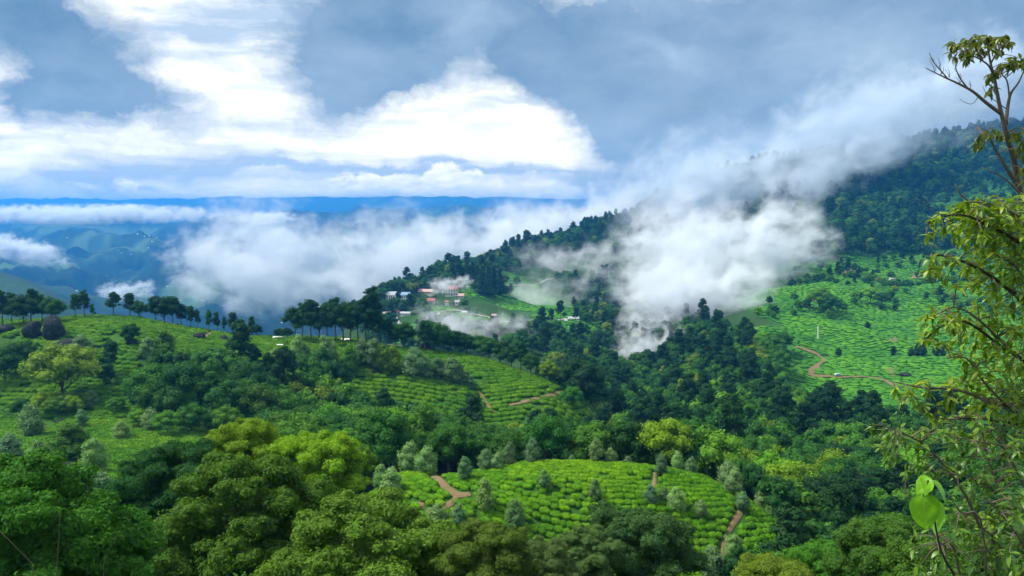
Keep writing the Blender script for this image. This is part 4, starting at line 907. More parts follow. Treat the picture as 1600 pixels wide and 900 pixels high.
# ================================================================== houses, walls and small things
WHITE = plain('whitewash', (0.72, 0.72, 0.70), .8, .12, .8); CREAM = plain('cream_wall', (0.60, 0.56, 0.47), .8, .12, .8)
REDR = plain('red_roof', (0.38, 0.13, 0.11), .7, .25, 1.5); PINKR = plain('faded_pink_roof', (0.48, 0.32, 0.29), .7, .25, 1.5); BLUER = plain('blue_sheet_roof', (0.20, 0.32, 0.46), .45, .2, 1.5)
GREYR = plain('grey_sheet_roof', (0.42, 0.44, 0.46), .5, .25, 1.5); DARKW = plain('dark_window', (0.03, 0.035, 0.04), .2, .1, 1.0, .5); STONE = None
def house(name, label, px, py, w, d, hh, wall, roof, rz=0.0, rise=.28, near=560, far=1300, storeys=1, wins=5, cat='house', group=None, hip=False):
    p = ground(px, py, near, far); W_, D_, H_ = w / F * p.y, d / F * p.y, hh / F * p.y
    root = empty(name, p, rz); tag(root, label, cat, group)
    m = MB(); m.box(0, 0, H_ / 2 - 1.2, W_, D_, H_ + 2.4)
    g = D_ / 2 * rise * 2
    m.add([(-W_/2, -D_/2, H_), (-W_/2, D_/2, H_), (-W_/2, 0, H_ + g)], [(0, 2, 1)]); m.add([(W_/2, -D_/2, H_), (W_/2, D_/2, H_), (W_/2, 0, H_ + g)], [(0, 1, 2)])
    m.build('wall', wall, root)
    o = .5; r = MB(); t = .18; ex = W_ / 2 + o; ey = D_ / 2 + o; drop = o * rise * 2; rx_ = ex - (D_ * .35 if hip else 0)
    top = [(-ex, -ey, H_ - drop + .05), (ex, -ey, H_ - drop + .05), (rx_, 0, H_ + g + .08), (-rx_, 0, H_ + g + .08), (ex, ey, H_ - drop + .05), (-ex, ey, H_ - drop + .05)]
    r.add(top + [(x, y, z + t) for x, y, z in top], [(0,3,2,1),(5,4,2,3),(6,7,8,9),(11,9,8,10),(0,1,7,6),(4,5,11,10),(1,2,8,7),(2,4,10,8),(3,0,6,9),(5,3,9,11)])
    if hip: r.add([(-ex, -ey, H_ - drop + .05), (-ex, ey, H_ - drop + .05), (-rx_, 0, H_ + g + .1)], [(0, 2, 1)]); r.add([(ex, -ey, H_ - drop + .05), (ex, ey, H_ - drop + .05), (rx_, 0, H_ + g + .1)], [(0, 1, 2)])
    r.build('roof', roof, root)
    sh = H_ / storeys; wm = MB(); ww = W_ / wins * .45; wh = sh * .42; wm.box(0, 0, 0, ww, .12, wh); wmesh = wm.mesh('window', DARKW)
    dm = MB(); dm.box(0, 0, 0, ww * .8, .14, sh * .72); dmesh = dm.mesh('door', DARKW)
    for s in range(storeys):
        for i in range(wins):
            isd = s == 0 and i == wins // 2
            q = mesh_obj('door' if isd else 'window', dmesh if isd else wmesh, root); q.location = (-W_/2 + W_ * (i + .5) / wins, -D_/2 - .03, sh * s + (sh * .37 if isd else sh * .55))
    return root
house('school_building', 'long white building with a blue roof, left wing nearest the pines', 606, 468, 27, 12, 8, WHITE, GREYR, .25, .35, wins=8)
house('school_building', 'long white building with a bright blue roof, right wing', 630, 467, 22, 10, 7, WHITE, BLUER, -.12, .35, wins=7)
house('large_house', 'two-storey white house with a red hipped roof', 706, 462, 20, 11, 11, WHITE, REDR, .05, .40, storeys=2, wins=5, hip=True)
house('long_house', 'low house with a long faded pink roof left of the red-roofed house', 666, 459, 24, 9, 4, CREAM, PINKR, -.35, .35, wins=6)
house('small_house', 'small cottage with a bright pink roof below the long house', 674, 473, 11, 7, 3.6, WHITE, REDR, -.1, .5, wins=3)
house('small_house', 'small pinkish house beside the dark tree right of the large house', 721, 466, 9, 7, 4.5, CREAM, PINKR, -.2, .4, wins=3)
house('small_house', 'white cottage on the terrace below the red-roofed house', 717, 476, 12, 7, 4.5, WHITE, GREYR, .1, .4, wins=3)
house('small_house', 'narrow white hut with red side at the foot of the lawn', 698, 478, 5, 5, 7, WHITE, REDR, 0, .3, storeys=2, wins=2)
house('small_house', 'tiny white hut among trees under the village', 667, 486, 5, 5, 3.5, WHITE, GREYR, 0, .3, wins=2)
house('small_house', 'small white house with pink roof above the village road', 604, 494, 10, 7, 4, WHITE, PINKR, .1, .4, wins=3)
house('small_house', 'small red-roofed hut next to the long white shed', 622, 490, 5, 5, 4, CREAM, REDR, .1, .4, wins=2)
house('long_shed', 'long low white shed beside the village road', 634, 492, 15, 6, 3, WHITE, GREYR, -.12, .3, wins=5)
house('small_house', 'tiny white house at the left end of the round green field', 726, 490, 8, 5, 2.5, WHITE, GREYR, -.2, .3, wins=3)
house('small_house', 'small pink-walled hut on the road under the green field', 772, 496, 6, 5, 3.5, CREAM, PINKR, 0, .4, wins=2)
house('long_shed', 'bright white shed at the bend where the two roads meet', 896, 500, 16, 6, 3, WHITE, GREYR, .1, .4, wins=4)
house('small_house', 'little white hut left of the bright white shed', 884, 503, 4, 4, 2.5, WHITE, GREYR, 0, .4, wins=2)
house('misty_house', 'white house half lost in mist in the valley, right one', 1030, 506, 12, 7, 4, WHITE, WHITE, -.2, .3, wins=4, near=450, far=1100)
house('misty_house', 'white roofed hut half lost in mist in the valley, left one', 988, 507, 8, 6, 3, WHITE, WHITE, .1, .3, wins=3, near=450, far=1100)
house('field_hut', 'small white hut high on the right tea slope', 1394, 438, 9, 5, 2.6, WHITE, GREYR, .1, .3, wins=2)
for i, (px, py, w, hh, lb) in enumerate([(438, 531, 19, 3.2, 'long low white shed under the left end of the ridge clump'), (465, 532, 9, 2.6, 'small white shed beside the long low shed on the ridge'), (541, 534, 12, 3, 'white shed between trunks of the ridge clump'),
                                    (604, 541, 15, 3, 'low white shed right of the ridge clump'), (622, 537, 8, 4, 'small white cabin between the last ridge trees'), (421, 541, 7, 3, 'tiny white hut on the left end of the middle field'), (437, 543, 7, 3, 'tiny white hut beside the other tiny hut of the middle field')]):
    house('ridge_shed', lb, px, py, w, 6, hh, WHITE, WHITE, .05 * (i % 3), .25, 200, 345, wins=3, cat='shed', group='white sheds on the ridge')
# far white houses, specks on the blue slopes
spk = random.Random(3)
for i, (px, py) in enumerate([(65,388),(105,372),(215,366),(226,370),(233,369),(245,372),(238,378),(185,392),(190,396),(205,398),(232,388),(318,470),(361,456),(368,470),(350,478),(120,455),(330,440),(290,420),(262,448),(395,500),(410,470),(440,505),(300,500)]):
    house('far_house', 'tiny white house on the far blue slope, %s from the left' % ORD[i], px, py, 1.5 + spk.random() * 1.3, 1.5, 0.9, CREAM, WHITE, spk.uniform(-.4, .4), .3, 2100, 12000, wins=2, group='houses on the far slopes')
# white post on the right tea hill
p = ground(1278, 530, 450, 900); k = p.y / F
root = empty('white_post', p); tag(root, 'tall white concrete post standing on the right tea hill', 'post')
m = MB(); m.box(0, 0, 9 * k, 1.5 * k, 1.5 * k, 20 * k); m.build('shaft', WHITE, root); m = MB(); m.box(0, 0, .6 * k, 3.4 * k, 3.4 * k, 2.4 * k); m.build('plinth', CREAM, root); m = MB(); m.box(0, 0, 19.6 * k, 2.3 * k, 2.3 * k, 1.2 * k); m.build('cap', WHITE, root)
# a small pale car on the road
CARP = plain('pale_blue_paint', (0.45, 0.55, 0.62), .3, .05, 1, .5); RUB = plain('tyre_rubber', (0.02, 0.02, 0.02), .9)
p = ground(1310, 589, 400, 700); root = empty('parked_car', p + Vector((0, 0, .75)), 0.1); tag(root, 'pale blue-grey car on the dirt road of the right tea field', 'car')
m = MB(); m.add([(-2.2,-.85,.35),(2.2,-.85,.35),(2.2,.85,.35),(-2.2,.85,.35),(-2.2,-.85,.85),(2.15,-.85,.85),(2.15,.85,.85),(-2.2,.85,.85),(-1.7,-.75,1.45),(.7,-.75,1.45),(.7,.75,1.45),(-1.7,.75,1.45),(1.35,-.8,.88),(1.35,.8,.88)],
      [(0,3,2,1),(0,1,5,4),(1,2,6,5),(2,3,7,6),(3,0,4,7),(8,9,10,11),(4,12,9,8),(11,10,13,7),(9,12,13,10),(4,8,11,7),(12,5,6,13)]); m.build('body', CARP, root)
for sx_ in (-1.4, 1.35):
    for sy_ in (-.8, .8):
        m = MB(); m.tube([(sx_, sy_ - .1, .33), (sx_, sy_ + .1, .33)], [.33, .33], 12); m.build('wheel', RUB, root)
m = MB(); m.box(-.5, -.78, 1.15, 1.7, .06, .38); m.build('side_window', DARKW, root)
# ---- boulders
BOUL, n, b = material('dark_boulder', 0.9, 0.08)
O = n.node('ShaderNodeTexCoord').outputs['Object']; q1 = n.noise(O, 1.2, 7.0, .65); q2 = n.noise(O, 0.35, 4.0, .5)
c = n.mix(n.sstep(q1, .35, .7), (0.010, 0.014, 0.013), (0.034, 0.046, 0.044)); c = n.mix(n.sstep(q2, .58, .72), c, (0.09, 0.11, 0.105))
n.put(b.inputs['Base Color'], c); bump(n, b, q1, .8, .3)
def boulder(label, px, py, w, hh, seed, near=90, far=345, flat=1.0, lift=0.0, name='boulder', rot=0.0):
    p = ground(px, py, near, far); k = p.y / F; iv, if_ = ICO3; v = iv.copy()
    f1 = np.sin(v[:, 0] * 2.3 + seed) * .13 + np.sin(v[:, 1] * 3.1 + seed * 2) * .10 + np.cos(v[:, 2] * 2.7 + v[:, 0] * 2 + seed) * .10
    for s_ in range(6):     # a few flattened faces
        rng = np.random.RandomState(seed * 9 + s_); d_ = rng.normal(size=3); d_ /= np.linalg.norm(d_); t = v @ d_; f1 -= np.clip(t - .72, 0, 1) * .8
    f1 += .03 * vnoise(v[:, 0] * 5 + seed, v[:, 1] * 5 + v[:, 2] * 4, seed)
    v = v * (1 + f1)[:, None] * [w * k / 2, w * k / 2 * .8, hh * k / 1.7]
    o = mesh_obj(name, np_mesh(name, v, if_, BOUL, smooth=True)); o.location = p + Vector((0, 0, hh * k * (.42 + lift))); o.rotation_euler = (0, rot, seed)
    return tag(o, label, 'rock')
boulder('rounded dark boulder, left one of the big pair on the left hill', 52, 529, 34, 26, 1)
boulder('tallest dark boulder, right one of the big pair on the left hill', 84, 529, 36, 40, 2)
boulder('dark leaning boulder below the big pair on the left hill', 104, 552, 44, 24, 3, rot=.3)
boulder('grey boulder lying under a smaller one near the grove', 206, 541, 21, 12, 4); boulder('small dark boulder perched on the grey boulder near the grove', 206, 530, 14, 11, 5, lift=.1)
boulder('low dark rock at the left border under the ridge trees', 6, 520, 28, 14, 6); boulder('small dark rock beside the pale skyline track', 311, 531, 21, 11, 7); boulder('small dark rock right of the pale skyline track', 348, 533, 18, 9, 8)
boulder('dark boulder at the left end of the row of round trees', 666, 549, 19, 17, 9)
boulder('large near boulder with a pale streak among the lower left tea', 100, 748, 40, 24, 10); boulder('flat rock slab above the lower left terraces', 98, 664, 26, 9, 11)
boulder('dark rock in the lower right tea field', 1413, 588, 20, 7, 12, 400, 700); boulder('grey rock outcrop in the stream gorge', 1062, 664, 16, 9, 13, 250, 600); boulder('second grey rock in the stream gorge, left of the outcrop', 1030, 668, 12, 8, 14, 250, 600)
# ---- bare earth patches on the tea slopes
def patch(label, px, py, w, hh, near, far, seed):
    q = [ground(px + w / 2 * math.cos(t) * (1 + .25 * math.sin(3 * t + seed)), py + hh / 2 * math.sin(t) * (1 + .25 * math.cos(2 * t + seed)), near, far) for t in np.linspace(0, 2 * math.pi, 18, endpoint=False)]
    c_ = ground(px, py, near, far); vs = [c_ + Vector((0, 0, .15))]
    for p_ in q:
        m_ = c_.lerp(p_, .6); vs.append(Vector((m_.x, m_.y, h(m_.x, m_.y) + .12 + .0012 * m_.y)))
    for p_ in q: vs.append(Vector((p_.x, p_.y, h(p_.x, p_.y) + .02)))
    vs[0] = Vector((c_.x, c_.y, h(c_.x, c_.y) + .12 + .0012 * c_.y)); N_ = 18
    fs = [(0, 1 + i, 1 + (i + 1) % N_) for i in range(N_)]; me_ = bpy.data.meshes.new('bare_earth'); me_.from_pydata([tuple(v) for v in vs], [], fs + [(1 + i, 1 + N_ + i, 1 + N_ + (i + 1) % N_, 1 + (i + 1) % N_) for i in range(N_)]); me_.materials.append(SOILM)
    tag(mesh_obj('bare_earth', me_), label, kind='structure')
patch('patch of bare earth on the upper right tea slope', 1432, 432, 20, 16, 600, 1000, 1); patch('patch of bare earth in the middle right tea field', 1394, 532, 18, 14, 450, 900, 2); patch('bare strip at the top of the right tea slope', 1330, 424, 60, 8, 600, 1000, 3)
patch('bare eroded bank in the lower right tea field', 1392, 580, 22, 12, 400, 700, 4); patch('bare bank at the bend of the right dirt road', 1276, 575, 18, 10, 400, 700, 5); patch('bare earth clearing under the left hill grove', 205, 652, 50, 16, 200, 300, 6); patch('brown earth beside the lower left terrace wall', 330, 668, 22, 10, 200, 300, 7)
patch('brown bank in the grove of the left hill', 284, 616, 20, 14, 200, 300, 8); patch('bare patch at the corner of the middle grove', 456, 606, 14, 8, 200, 345, 9); patch('bare soil between bushes below the near path', 655, 790, 26, 10, 95, 170, 10)
# ---- stone terrace wall on the lower left
root = empty('terrace_wall', ground(285, 664, 200, 300)); tag(root, 'low stone terrace wall running along the lower left tea', 'wall')
rs = random.Random(9); sm_ = []
for i in range(3):
    iv, if_ = ICO1; v = np.clip(iv * 1.25, -.72, .72) * (1 + .08 * np.random.RandomState(i).normal(size=iv.shape)); sm_.append(np_mesh('stone', v, if_, BOUL))
for i in range(60):
    t = i / 59; px = 235 + 100 * t; py = 668 - 9 * math.sin(t * 2.4) + 3 * t
    p = ground(px, py, 200, 300)
    for j in range(2):
        s = mesh_obj('stone', sm_[(i + j) % 3], root); s.location = p + Vector((rs.uniform(-.1, .1) + .2 * j, 0, .25 + .48 * j)) - root.location; s.scale = (.36, .3, .28 + rs.uniform(0, .08)); s.rotation_euler = (0, 0, rs.uniform(-.3, .3))
# ================================================================== the near plants on the right
def near_leaf_material(name, a, b_, rough=.38):
    m, n, b = material(name, rough, .45); oi = n.node('ShaderNodeObjectInfo'); t = n.node('ShaderNodeAttribute'); t.attribute_name = 'tint'
    P = n.node('ShaderNodeNewGeometry').outputs['Position']; f = n.noise(P, 6.0, 3.0, .6)
    r = n.m('FRACT', n.add(n.add(oi.outputs['Random'], t.outputs['Fac']), n.mul(f, .3)))
    c = n.mix(r, a, b_); n.put(b.inputs['Base Color'], c)
    tr = n.node('ShaderNodeBsdfTranslucent'); n.put(tr.inputs[0], n.mix(1.0, c, (1.5, 1.5, .5), 'MULTIPLY')); mx = n.node('ShaderNodeMixShader'); mx.inputs[0].default_value = .35
    n.link(b.outputs[0], mx.inputs[1]); n.link(tr.outputs[0], mx.inputs[2]); n.link(mx.outputs[0], m.node_tree.nodes['Material Output'].inputs['Surface']); return m
NL_YEL = near_leaf_material('glossy_yellow_green_leaf', (0.060, 0.160, 0.012), (0.26, 0.37, 0.020))
NL_GRN = near_leaf_material('glossy_green_leaf', (0.035, 0.120, 0.016), (0.15, 0.28, 0.024))
NL_DRK = near_leaf_material('dark_olive_leaf', (0.045, 0.080, 0.010), (0.17, 0.21, 0.018))
TWIG = plain('greyish_twig', (0.14, 0.11, 0.085), .85, .35, 20.0); TWIGD = plain('dark_twig', (0.05, 0.04, 0.032), .9, .3, 20.0)
def leaf_geo(width=.30, bend=.35, fold=.25, nseg=4):
    """one leaf of length 1 along +X, folded on its midrib and drooping at the tip"""
    V, Fc = [], []
    for i in range(nseg + 1):
        t = i / nseg; w = width * math.sin(math.pi * min(t * .93 + .05, 1)) ** .8 * (1 - .25 * t); z = -bend * t * t
        V += [(t, -w, z + fold * w), (t, 0, z), (t, w, z + fold * w)]
    for i in range(nseg):
        a = i * 3; Fc += [(a, a + 3, a + 4, a + 1), (a + 1, a + 4, a + 5, a + 2)]
    return np.array(V), np.array(Fc)
def frame(d, up=Vector((0, 0, 1)), roll=0.0):
    x = d.normalized(); y = up.cross(x)
    if y.length < 1e-3: y = Vector((0, 1, 0))
    y.normalize(); z = x.cross(y); return Matrix((x, y, z)).transposed().to_4x4() @ Matrix.Rotation(roll, 4, 'X')
class NearPlant:
    def __init__(s, name, label, cat, base, group=None):
        s.root = empty(name, base); tag(s.root, label, cat, group); s.base = Vector(base); s.wood = []; s.leaves = []; s.pts = []
    def branch(s, pts, r0, r1, part='branch', mat=TWIG, n=7):
        """pts in (picture x, picture y, distance)"""
        P = [at(*p) if isinstance(p, tuple) else p for p in pts]; fine = []
        for i in range(len(P) - 1):
            a, b_ = P[i], P[i + 1]; c0 = P[i - 1] if i else a; c1 = P[i + 2] if i + 2 < len(P) else b_
            for k in range(4):
                t = k / 4; fine.append(.5 * ((2 * a) + (b_ - c0) * t + (2 * c0 - 5 * a + 4 * b_ - c1) * t * t + (3 * a - c0 - 3 * b_ + c1) * t ** 3))
        fine.append(P[-1]); m = len(fine) - 1
        mb = MB(); mb.tube([q - s.base for q in fine], [r0 + (r1 - r0) * i / m for i in range(m + 1)], n); mb.build(part, mat, s.root, True)
        s.pts += fine[1:]; return fine
    def nearest(s, p):
        return min(s.pts, key=lambda q: (q - p).length)
    def cluster(s, p, n, L, rng, droop=.35, out=None, wmb=None):
        q = s.nearest(p); d = (p - q)
        if wmb is not None and .03 < d.length < .24:
            mid = q.lerp(p, .5) + Vector((0, 0, .10 * d.length)); wmb.tube([q - s.base, mid - s.base, p - s.base], [.006, .0045, .003], 4)
        ax = (d.normalized() if d.length > .02 else Vector((0, 0, 1))) * .6 + Vector((0, 0, .5)); ax.normalize(); u = ax.orthogonal().normalized(); v = ax.cross(u)
        a0 = rng.uniform(0, 6.28)
        for k in range(n):
            th = a0 + k * 2.4; w = rng.uniform(.55, 1.15); dr = (u * math.cos(th) + v * math.sin(th)) * w + ax * rng.uniform(.05, .8) + Vector((0, 0, -droop * rng.uniform(.3, 1.2)))
            s.leaves.append((p - ax * rng.uniform(0, .05), dr.normalized(), L * rng.uniform(.65, 1.2), rng.uniform(-.6, .6)))
    def finish(s, mat, nmax, seed, kinds=3, wid=.24):
        rng = random.Random(seed); geo = [leaf_geo(wid * rng.uniform(.85, 1.2), rng.uniform(.15, .6), rng.uniform(.1, .5)) for _ in range(kinds)]
        me = [np_mesh('leaf', g[0], g[1], mat, smooth=True) for g in geo]
        camL = sorted(s.leaves, key=lambda l: l[0].y / l[2]); first, rest = camL[:nmax], camL[nmax:]
        for i, (p, d, L, ro) in enumerate(first):
            o = mesh_obj('leaf', me[i % kinds], s.root); o.matrix_local = Matrix.Translation(p - s.base) @ frame(d, roll=ro) @ Matrix.Scale(L, 4)
        if rest:
            VV, FF, TT = [], [], []; b = 0
            for i, (p, d, L, ro) in enumerate(rest):
                g = geo[i % kinds]; M = np.array(Matrix.Translation(p - s.base) @ frame(d, roll=ro) @ Matrix.Scale(L, 4)); v = g[0] @ M[:3, :3].T + M[:3, 3]
                VV.append(v); FF.append(g[1] + b); TT.append(np.full(len(v), rng.random())); b += len(v)
            o = mesh_obj('foliage', np_mesh('foliage', np.concatenate(VV), np.concatenate(FF), mat, smooth=True, attrs={'tint': ('FLOAT', np.concatenate(TT))}), s.root); tag(o, kind='stuff')
def scatter_px(poly, n, rng, mind=0):
    out = []; xs = [p[0] for p in poly]; ys = [p[1] for p in poly]; k = 0
    while len(out) < n and k < n * 60:
        k += 1; x, y = rng.uniform(min(xs), max(xs)), rng.uniform(min(ys), max(ys))
        if inpoly(np.array([x]), np.array([y]), poly)[0] and all((x - a) ** 2 + (y - b_) ** 2 > mind ** 2 for a, b_ in out): out.append((x, y))
    return out
# --- slender tree reaching to the sky
rng = random.Random(11); b0 = at(1655, 560, 9.6); base = Vector((b0.x, b0.y, h(b0.x, b0.y)))
T = NearPlant('slender_tree', 'slender tree with bare twigs and few drooping leaves against the grey sky', 'tree', base)
T.branch([base, (1650, 640, 9.6), (1618, 380, 9.3), (1593, 297, 9.2), (1584, 250, 9.1), (1572, 207, 9.0), (1563, 170, 9.0), (1554, 125, 9.0), (1548, 100, 9.0), (1543, 72, 9.0)], .046, .008, 'trunk', TWIG, 9)
T.branch([(1563, 177, 9.0), (1540, 160, 8.9), (1520, 143, 8.8), (1498, 131, 8.8), (1472, 119, 8.7), (1446, 106, 8.7)], .022, .004)
T.branch([(1572, 195, 9.0), (1575, 165, 9.1), (1580, 145, 9.1), (1592, 128, 9.2), (1604, 100, 9.2)], .022, .006)
T.branch([(1577, 150, 9.1), (1574, 128, 9.1), (1567, 118, 9.1), (1560, 112, 9.0)], .010, .004)
T.branch([(1553, 120, 9.0), (1545, 103, 8.9), (1530, 92, 8.9), (1512, 84, 8.9), (1497, 76, 8.9)], .012, .004)
T.branch([(1548, 100, 9.0), (1556, 84, 9.0), (1562, 74, 9.1), (1575, 66, 9.1)], .010, .004)
T.branch([(1512, 138, 8.8), (1500, 122, 8.8), (1494, 108, 8.8), (1491, 92, 8.8)], .010, .003)
T.branch([(1480, 122, 8.7), (1468, 108, 8.7), (1458, 96, 8.7), (1452, 82, 8.7)], .008, .003)
T.branch([(1590, 290, 9.2), (1572, 262, 9.0), (1556, 235, 9.0), (1546, 212, 8.9)], .024, .006); T.branch([(1584, 250, 9.1), (1592, 240, 9.1), (1604, 225, 9.1)], .02, .008)
T.branch([(1598, 310, 9.2), (1582, 290, 8.9), (1562, 274, 8.8), (1535, 262, 8.8)], .012, .004)
T.branch([(1529, 150, 8.8), (1520, 162, 8.8), (1508, 160, 8.8), (1500, 155, 8.8)], .005, .002); T.branch([(1572, 170, 9.0), (1556, 158, 9.0), (1542, 147, 8.9), (1535, 134, 8.9)], .006, .002)
T.branch([(1545, 205, 9.0), (1530, 200, 8.9), (1517, 192, 8.9)], .005, .002)
for (a, c_) in ((1470,117),(1483,122),(1500,131),(1460,112),(1492,108),(1458,98),(1500,122),(1468,108),(1516,140),(1510,85),(1536,95)):      # bare side twigs
    for k in range(2):
        x, y = a + rng.uniform(-9, 5), c_ - rng.uniform(7, 20); T.branch([(a, c_, 8.75), ((a + x) / 2 + 2, (c_ + y) / 2, 8.75), (x, y, 8.75)], .004, .0018, n=4)
wm = MB()
for (a, c_, k) in ((1488,64,2),(1500,68,2),(1510,60,2),(1522,56,2),(1532,60,2),(1542,54,3),(1553,60,2),(1566,58,2),(1576,64,2),(1520,76,2),(1505,80,1),(1535,75,2),(1548,72,2),(1558,76,1),(1512,90,1),(1488,84,1),(1545,116,2),(1556,110,2),(1549,134,1),(1576,98,2),(1588,92,2),(1599,90,3),(1603,102,2),(1566,100,1),
                  (1546,205,2),(1537,212,2),(1527,222,2),(1556,203,2),(1566,212,1),(1578,208,2),(1590,206,2),(1601,200,2),(1600,222,2),(1590,232,1),(1605,240,2),(1596,262,2),(1606,280,3)):
    for q in range(k + 1): T.cluster(at(a + rng.uniform(-4, 4), c_ + rng.uniform(-4, 4), 9.0 + rng.uniform(-.25, .25)), rng.randint(5, 7), .088, rng, .9, wmb=wm)
tag(wm.build('twigs', TWIG, T.root), kind='stuff'); T.finish(NL_DRK, 300, 1)
# --- the leafy tree at the right border
rng = random.Random(12); b0 = at(1760, 900, 7.6); base = Vector((b0.x, b0.y, h(b0.x, b0.y)))
L_ = NearPlant('leafy_tree', 'tree with glossy yellow-green leaves at the right border', 'tree', base)
L_.branch([base, (1750, 760, 7.6), (1690, 560, 7.5), (1640, 420, 7.3), (1600, 340, 7.2)], .11, .03, 'trunk', TWIG, 9)
for pts, r in (([(1700, 600, 7.5), (1640, 520, 7.2), (1580, 455, 7.0), (1520, 415, 6.9), (1475, 400, 6.8), (1455, 398, 6.8)], .024),
               ([(1650, 440, 7.3), (1600, 385, 7.0), (1550, 355, 6.9), (1500, 335, 6.8), (1452, 345, 6.8)], .022), ([(1602, 345, 7.2), (1560, 322, 7.0), (1510, 312, 6.9), (1492, 288, 6.9)], .014),
               ([(1720, 660, 7.5), (1640, 590, 7.1), (1570, 545, 6.9), (1500, 500, 6.8), (1445, 530, 6.7)], .024), ([(1580, 550, 6.9), (1530, 500, 6.8), (1490, 480, 6.7), (1450, 500, 6.7)], .012),
               ([(1740, 740, 7.5), (1650, 680, 7.1), (1600, 665, 7.0), (1530, 655, 6.8), (1490, 652, 6.8)], .026), ([(1640, 640, 7.1), (1560, 632, 6.9), (1500, 610, 6.7), (1440, 605, 6.6), (1395, 596, 6.6)], .020),
               ([(1600, 660, 7.0), (1540, 600, 6.8), (1510, 560, 6.8), (1480, 560, 6.7)], .012), ([(1690, 560, 7.5), (1620, 470, 7.2), (1590, 420, 7.0), (1560, 400, 6.9)], .02), ([(1500, 655, 6.8), (1460, 650, 6.7), (1420, 610, 6.6)], .008)):
    L_.branch(pts, r, .004, mat=TWIGD if r > .02 else TWIG)
wm = MB()
for poly, n_, dp in (([(1482,322),(1530,305),(1612,300),(1612,660),(1520,650),(1490,600),(1500,560),(1478,540),(1500,500),(1520,470),(1500,420),(1520,400),(1490,370),(1475,345)], 290, (6.7, 7.6)),
                   ([(1441,350),(1470,325),(1490,335),(1480,360),(1445,372)], 7, (6.7, 6.9)), ([(1446,400),(1500,388),(1520,412),(1500,445),(1440,430)], 14, (6.6, 6.9)), ([(1436,505),(1450,480),(1500,470),(1510,505),(1470,540),(1440,532)], 20, (6.5, 6.9)),
                   ([(1380,600),(1440,590),(1500,600),(1490,640),(1430,650),(1385,625)], 16, (6.5, 6.8)), ([(1470,600),(1560,560),(1610,600),(1610,700),(1500,700),(1440,670)], 50, (6.6, 7.3)), ([(1490,320),(1560,310),(1612,330),(1612,420),(1540,400)], 70, (6.8, 7.6))):
    for x, y in scatter_px(poly, n_, rng, 7): L_.cluster(at(x, y, rng.uniform(*dp)), rng.randint(6, 9), .082, rng, .35, wmb=wm)
tag(wm.build('twigs', TWIG, L_.root), kind='stuff'); L_.finish(NL_YEL, 300, 2, wid=.20)
# --- the tangle of shrub below it
rng = random.Random(13); b0 = at(1560, 1010, 6.4); base = Vector((b0.x, b0.y, h(b0.x, b0.y)))
S_ = NearPlant('shrub', 'tangled green shrub with thin bare stems in the lower right corner', 'shrub', base)
for pts, r in (([base, (1560, 900, 6.4), (1530, 820, 6.3), (1500, 760, 6.3), (1450, 700, 6.3), (1400, 672, 6.2), (1362, 662, 6.2)], .018), ([base, (1600, 880, 6.5), (1570, 790, 6.4), (1545, 720, 6.4), (1530, 650, 6.4)], .016),
               ([base, (1500, 900, 6.2), (1470, 850, 6.1), (1440, 810, 6.1), (1415, 770, 6.1)], .012), ([base, (1620, 840, 6.6), (1600, 760, 6.6), (1560, 690, 6.6), (1500, 640, 6.6)], .016),
               ([(1600, 800, 6.5), (1560, 770, 6.3), (1510, 745, 6.2), (1460, 735, 6.2)], .009), ([base, (1540, 860, 6.1), (1500, 800, 6.0), (1480, 770, 6.0)], .010), ([(1620, 720, 6.6), (1580, 700, 6.5), (1530, 690, 6.4), (1480, 680, 6.4)], .010), ([(1640, 900, 6.0), (1600, 850, 5.9), (1570, 810, 5.9), (1545, 780, 5.9)], .010)):
    S_.branch(pts, r, .003, mat=TWIG, n=6)
wm = MB()
for poly, n_, dp, L0 in (([(1395,668),(1470,655),(1500,700),(1500,740),(1420,750),(1365,700)], 46, (6.1, 6.5), .080), ([(1480,660),(1610,640),(1610,900),(1520,900),(1490,820),(1480,740)], 150, (6.1, 6.9), .085), ([(1420,840),(1500,800),(1540,900),(1430,900)], 40, (5.9, 6.4), .08), ([(1352,655),(1375,650),(1385,672),(1360,672)], 4, (6.2, 6.3), .07), ([(1560,760),(1612,760),(1612,900),(1580,900)], 24, (5.6, 6.0), .10)):
    for x, y in scatter_px(poly, n_, rng, 7): S_.cluster(at(x, y, rng.uniform(*dp)), rng.randint(4, 7), L0, rng, .25, wmb=wm)
tag(wm.build('twigs', TWIG, S_.root), kind='stuff'); S_.finish(NL_GRN, 260, 3, wid=.21)
# --- big heart-shaped leaves
HL, n, b = material('large_heart_leaf', .42, .4); P = n.node('ShaderNodeTexCoord').outputs['Object']
f = n.noise(P, 3.0, 4, .6); vv = n.sep(P); vein = n.sstep(n.m('ABSOLUTE', n.m('SUBTRACT', n.m('FRACT', n.add(n.mul(vv[0], 4.5), n.mul(n.m('ABSOLUTE', vv[1]), -4.0))), .5)), .42, .5); mid = n.sstep(n.m('ABSOLUTE', vv[1]), .03, .008)
c = n.mix(f, (0.14, 0.42, 0.014), (0.26, 0.56, 0.02)); c = n.mix(n.m('MAXIMUM', n.mul(vein, .8), n.mul(mid, .7)), c, (0.34, 0.52, 0.06)); n.put(b.inputs['Base Color'], c)
tr = n.node('ShaderNodeBsdfTranslucent'); n.put(tr.inputs[0], c); mx = n.node('ShaderNodeMixShader'); mx.inputs[0].default_value = .45
n.link(b.outputs[0], mx.inputs[1]); n.link(tr.outputs[0], mx.inputs[2]); n.link(mx.outputs[0], HL.node_tree.nodes['Material Output'].inputs['Surface'])
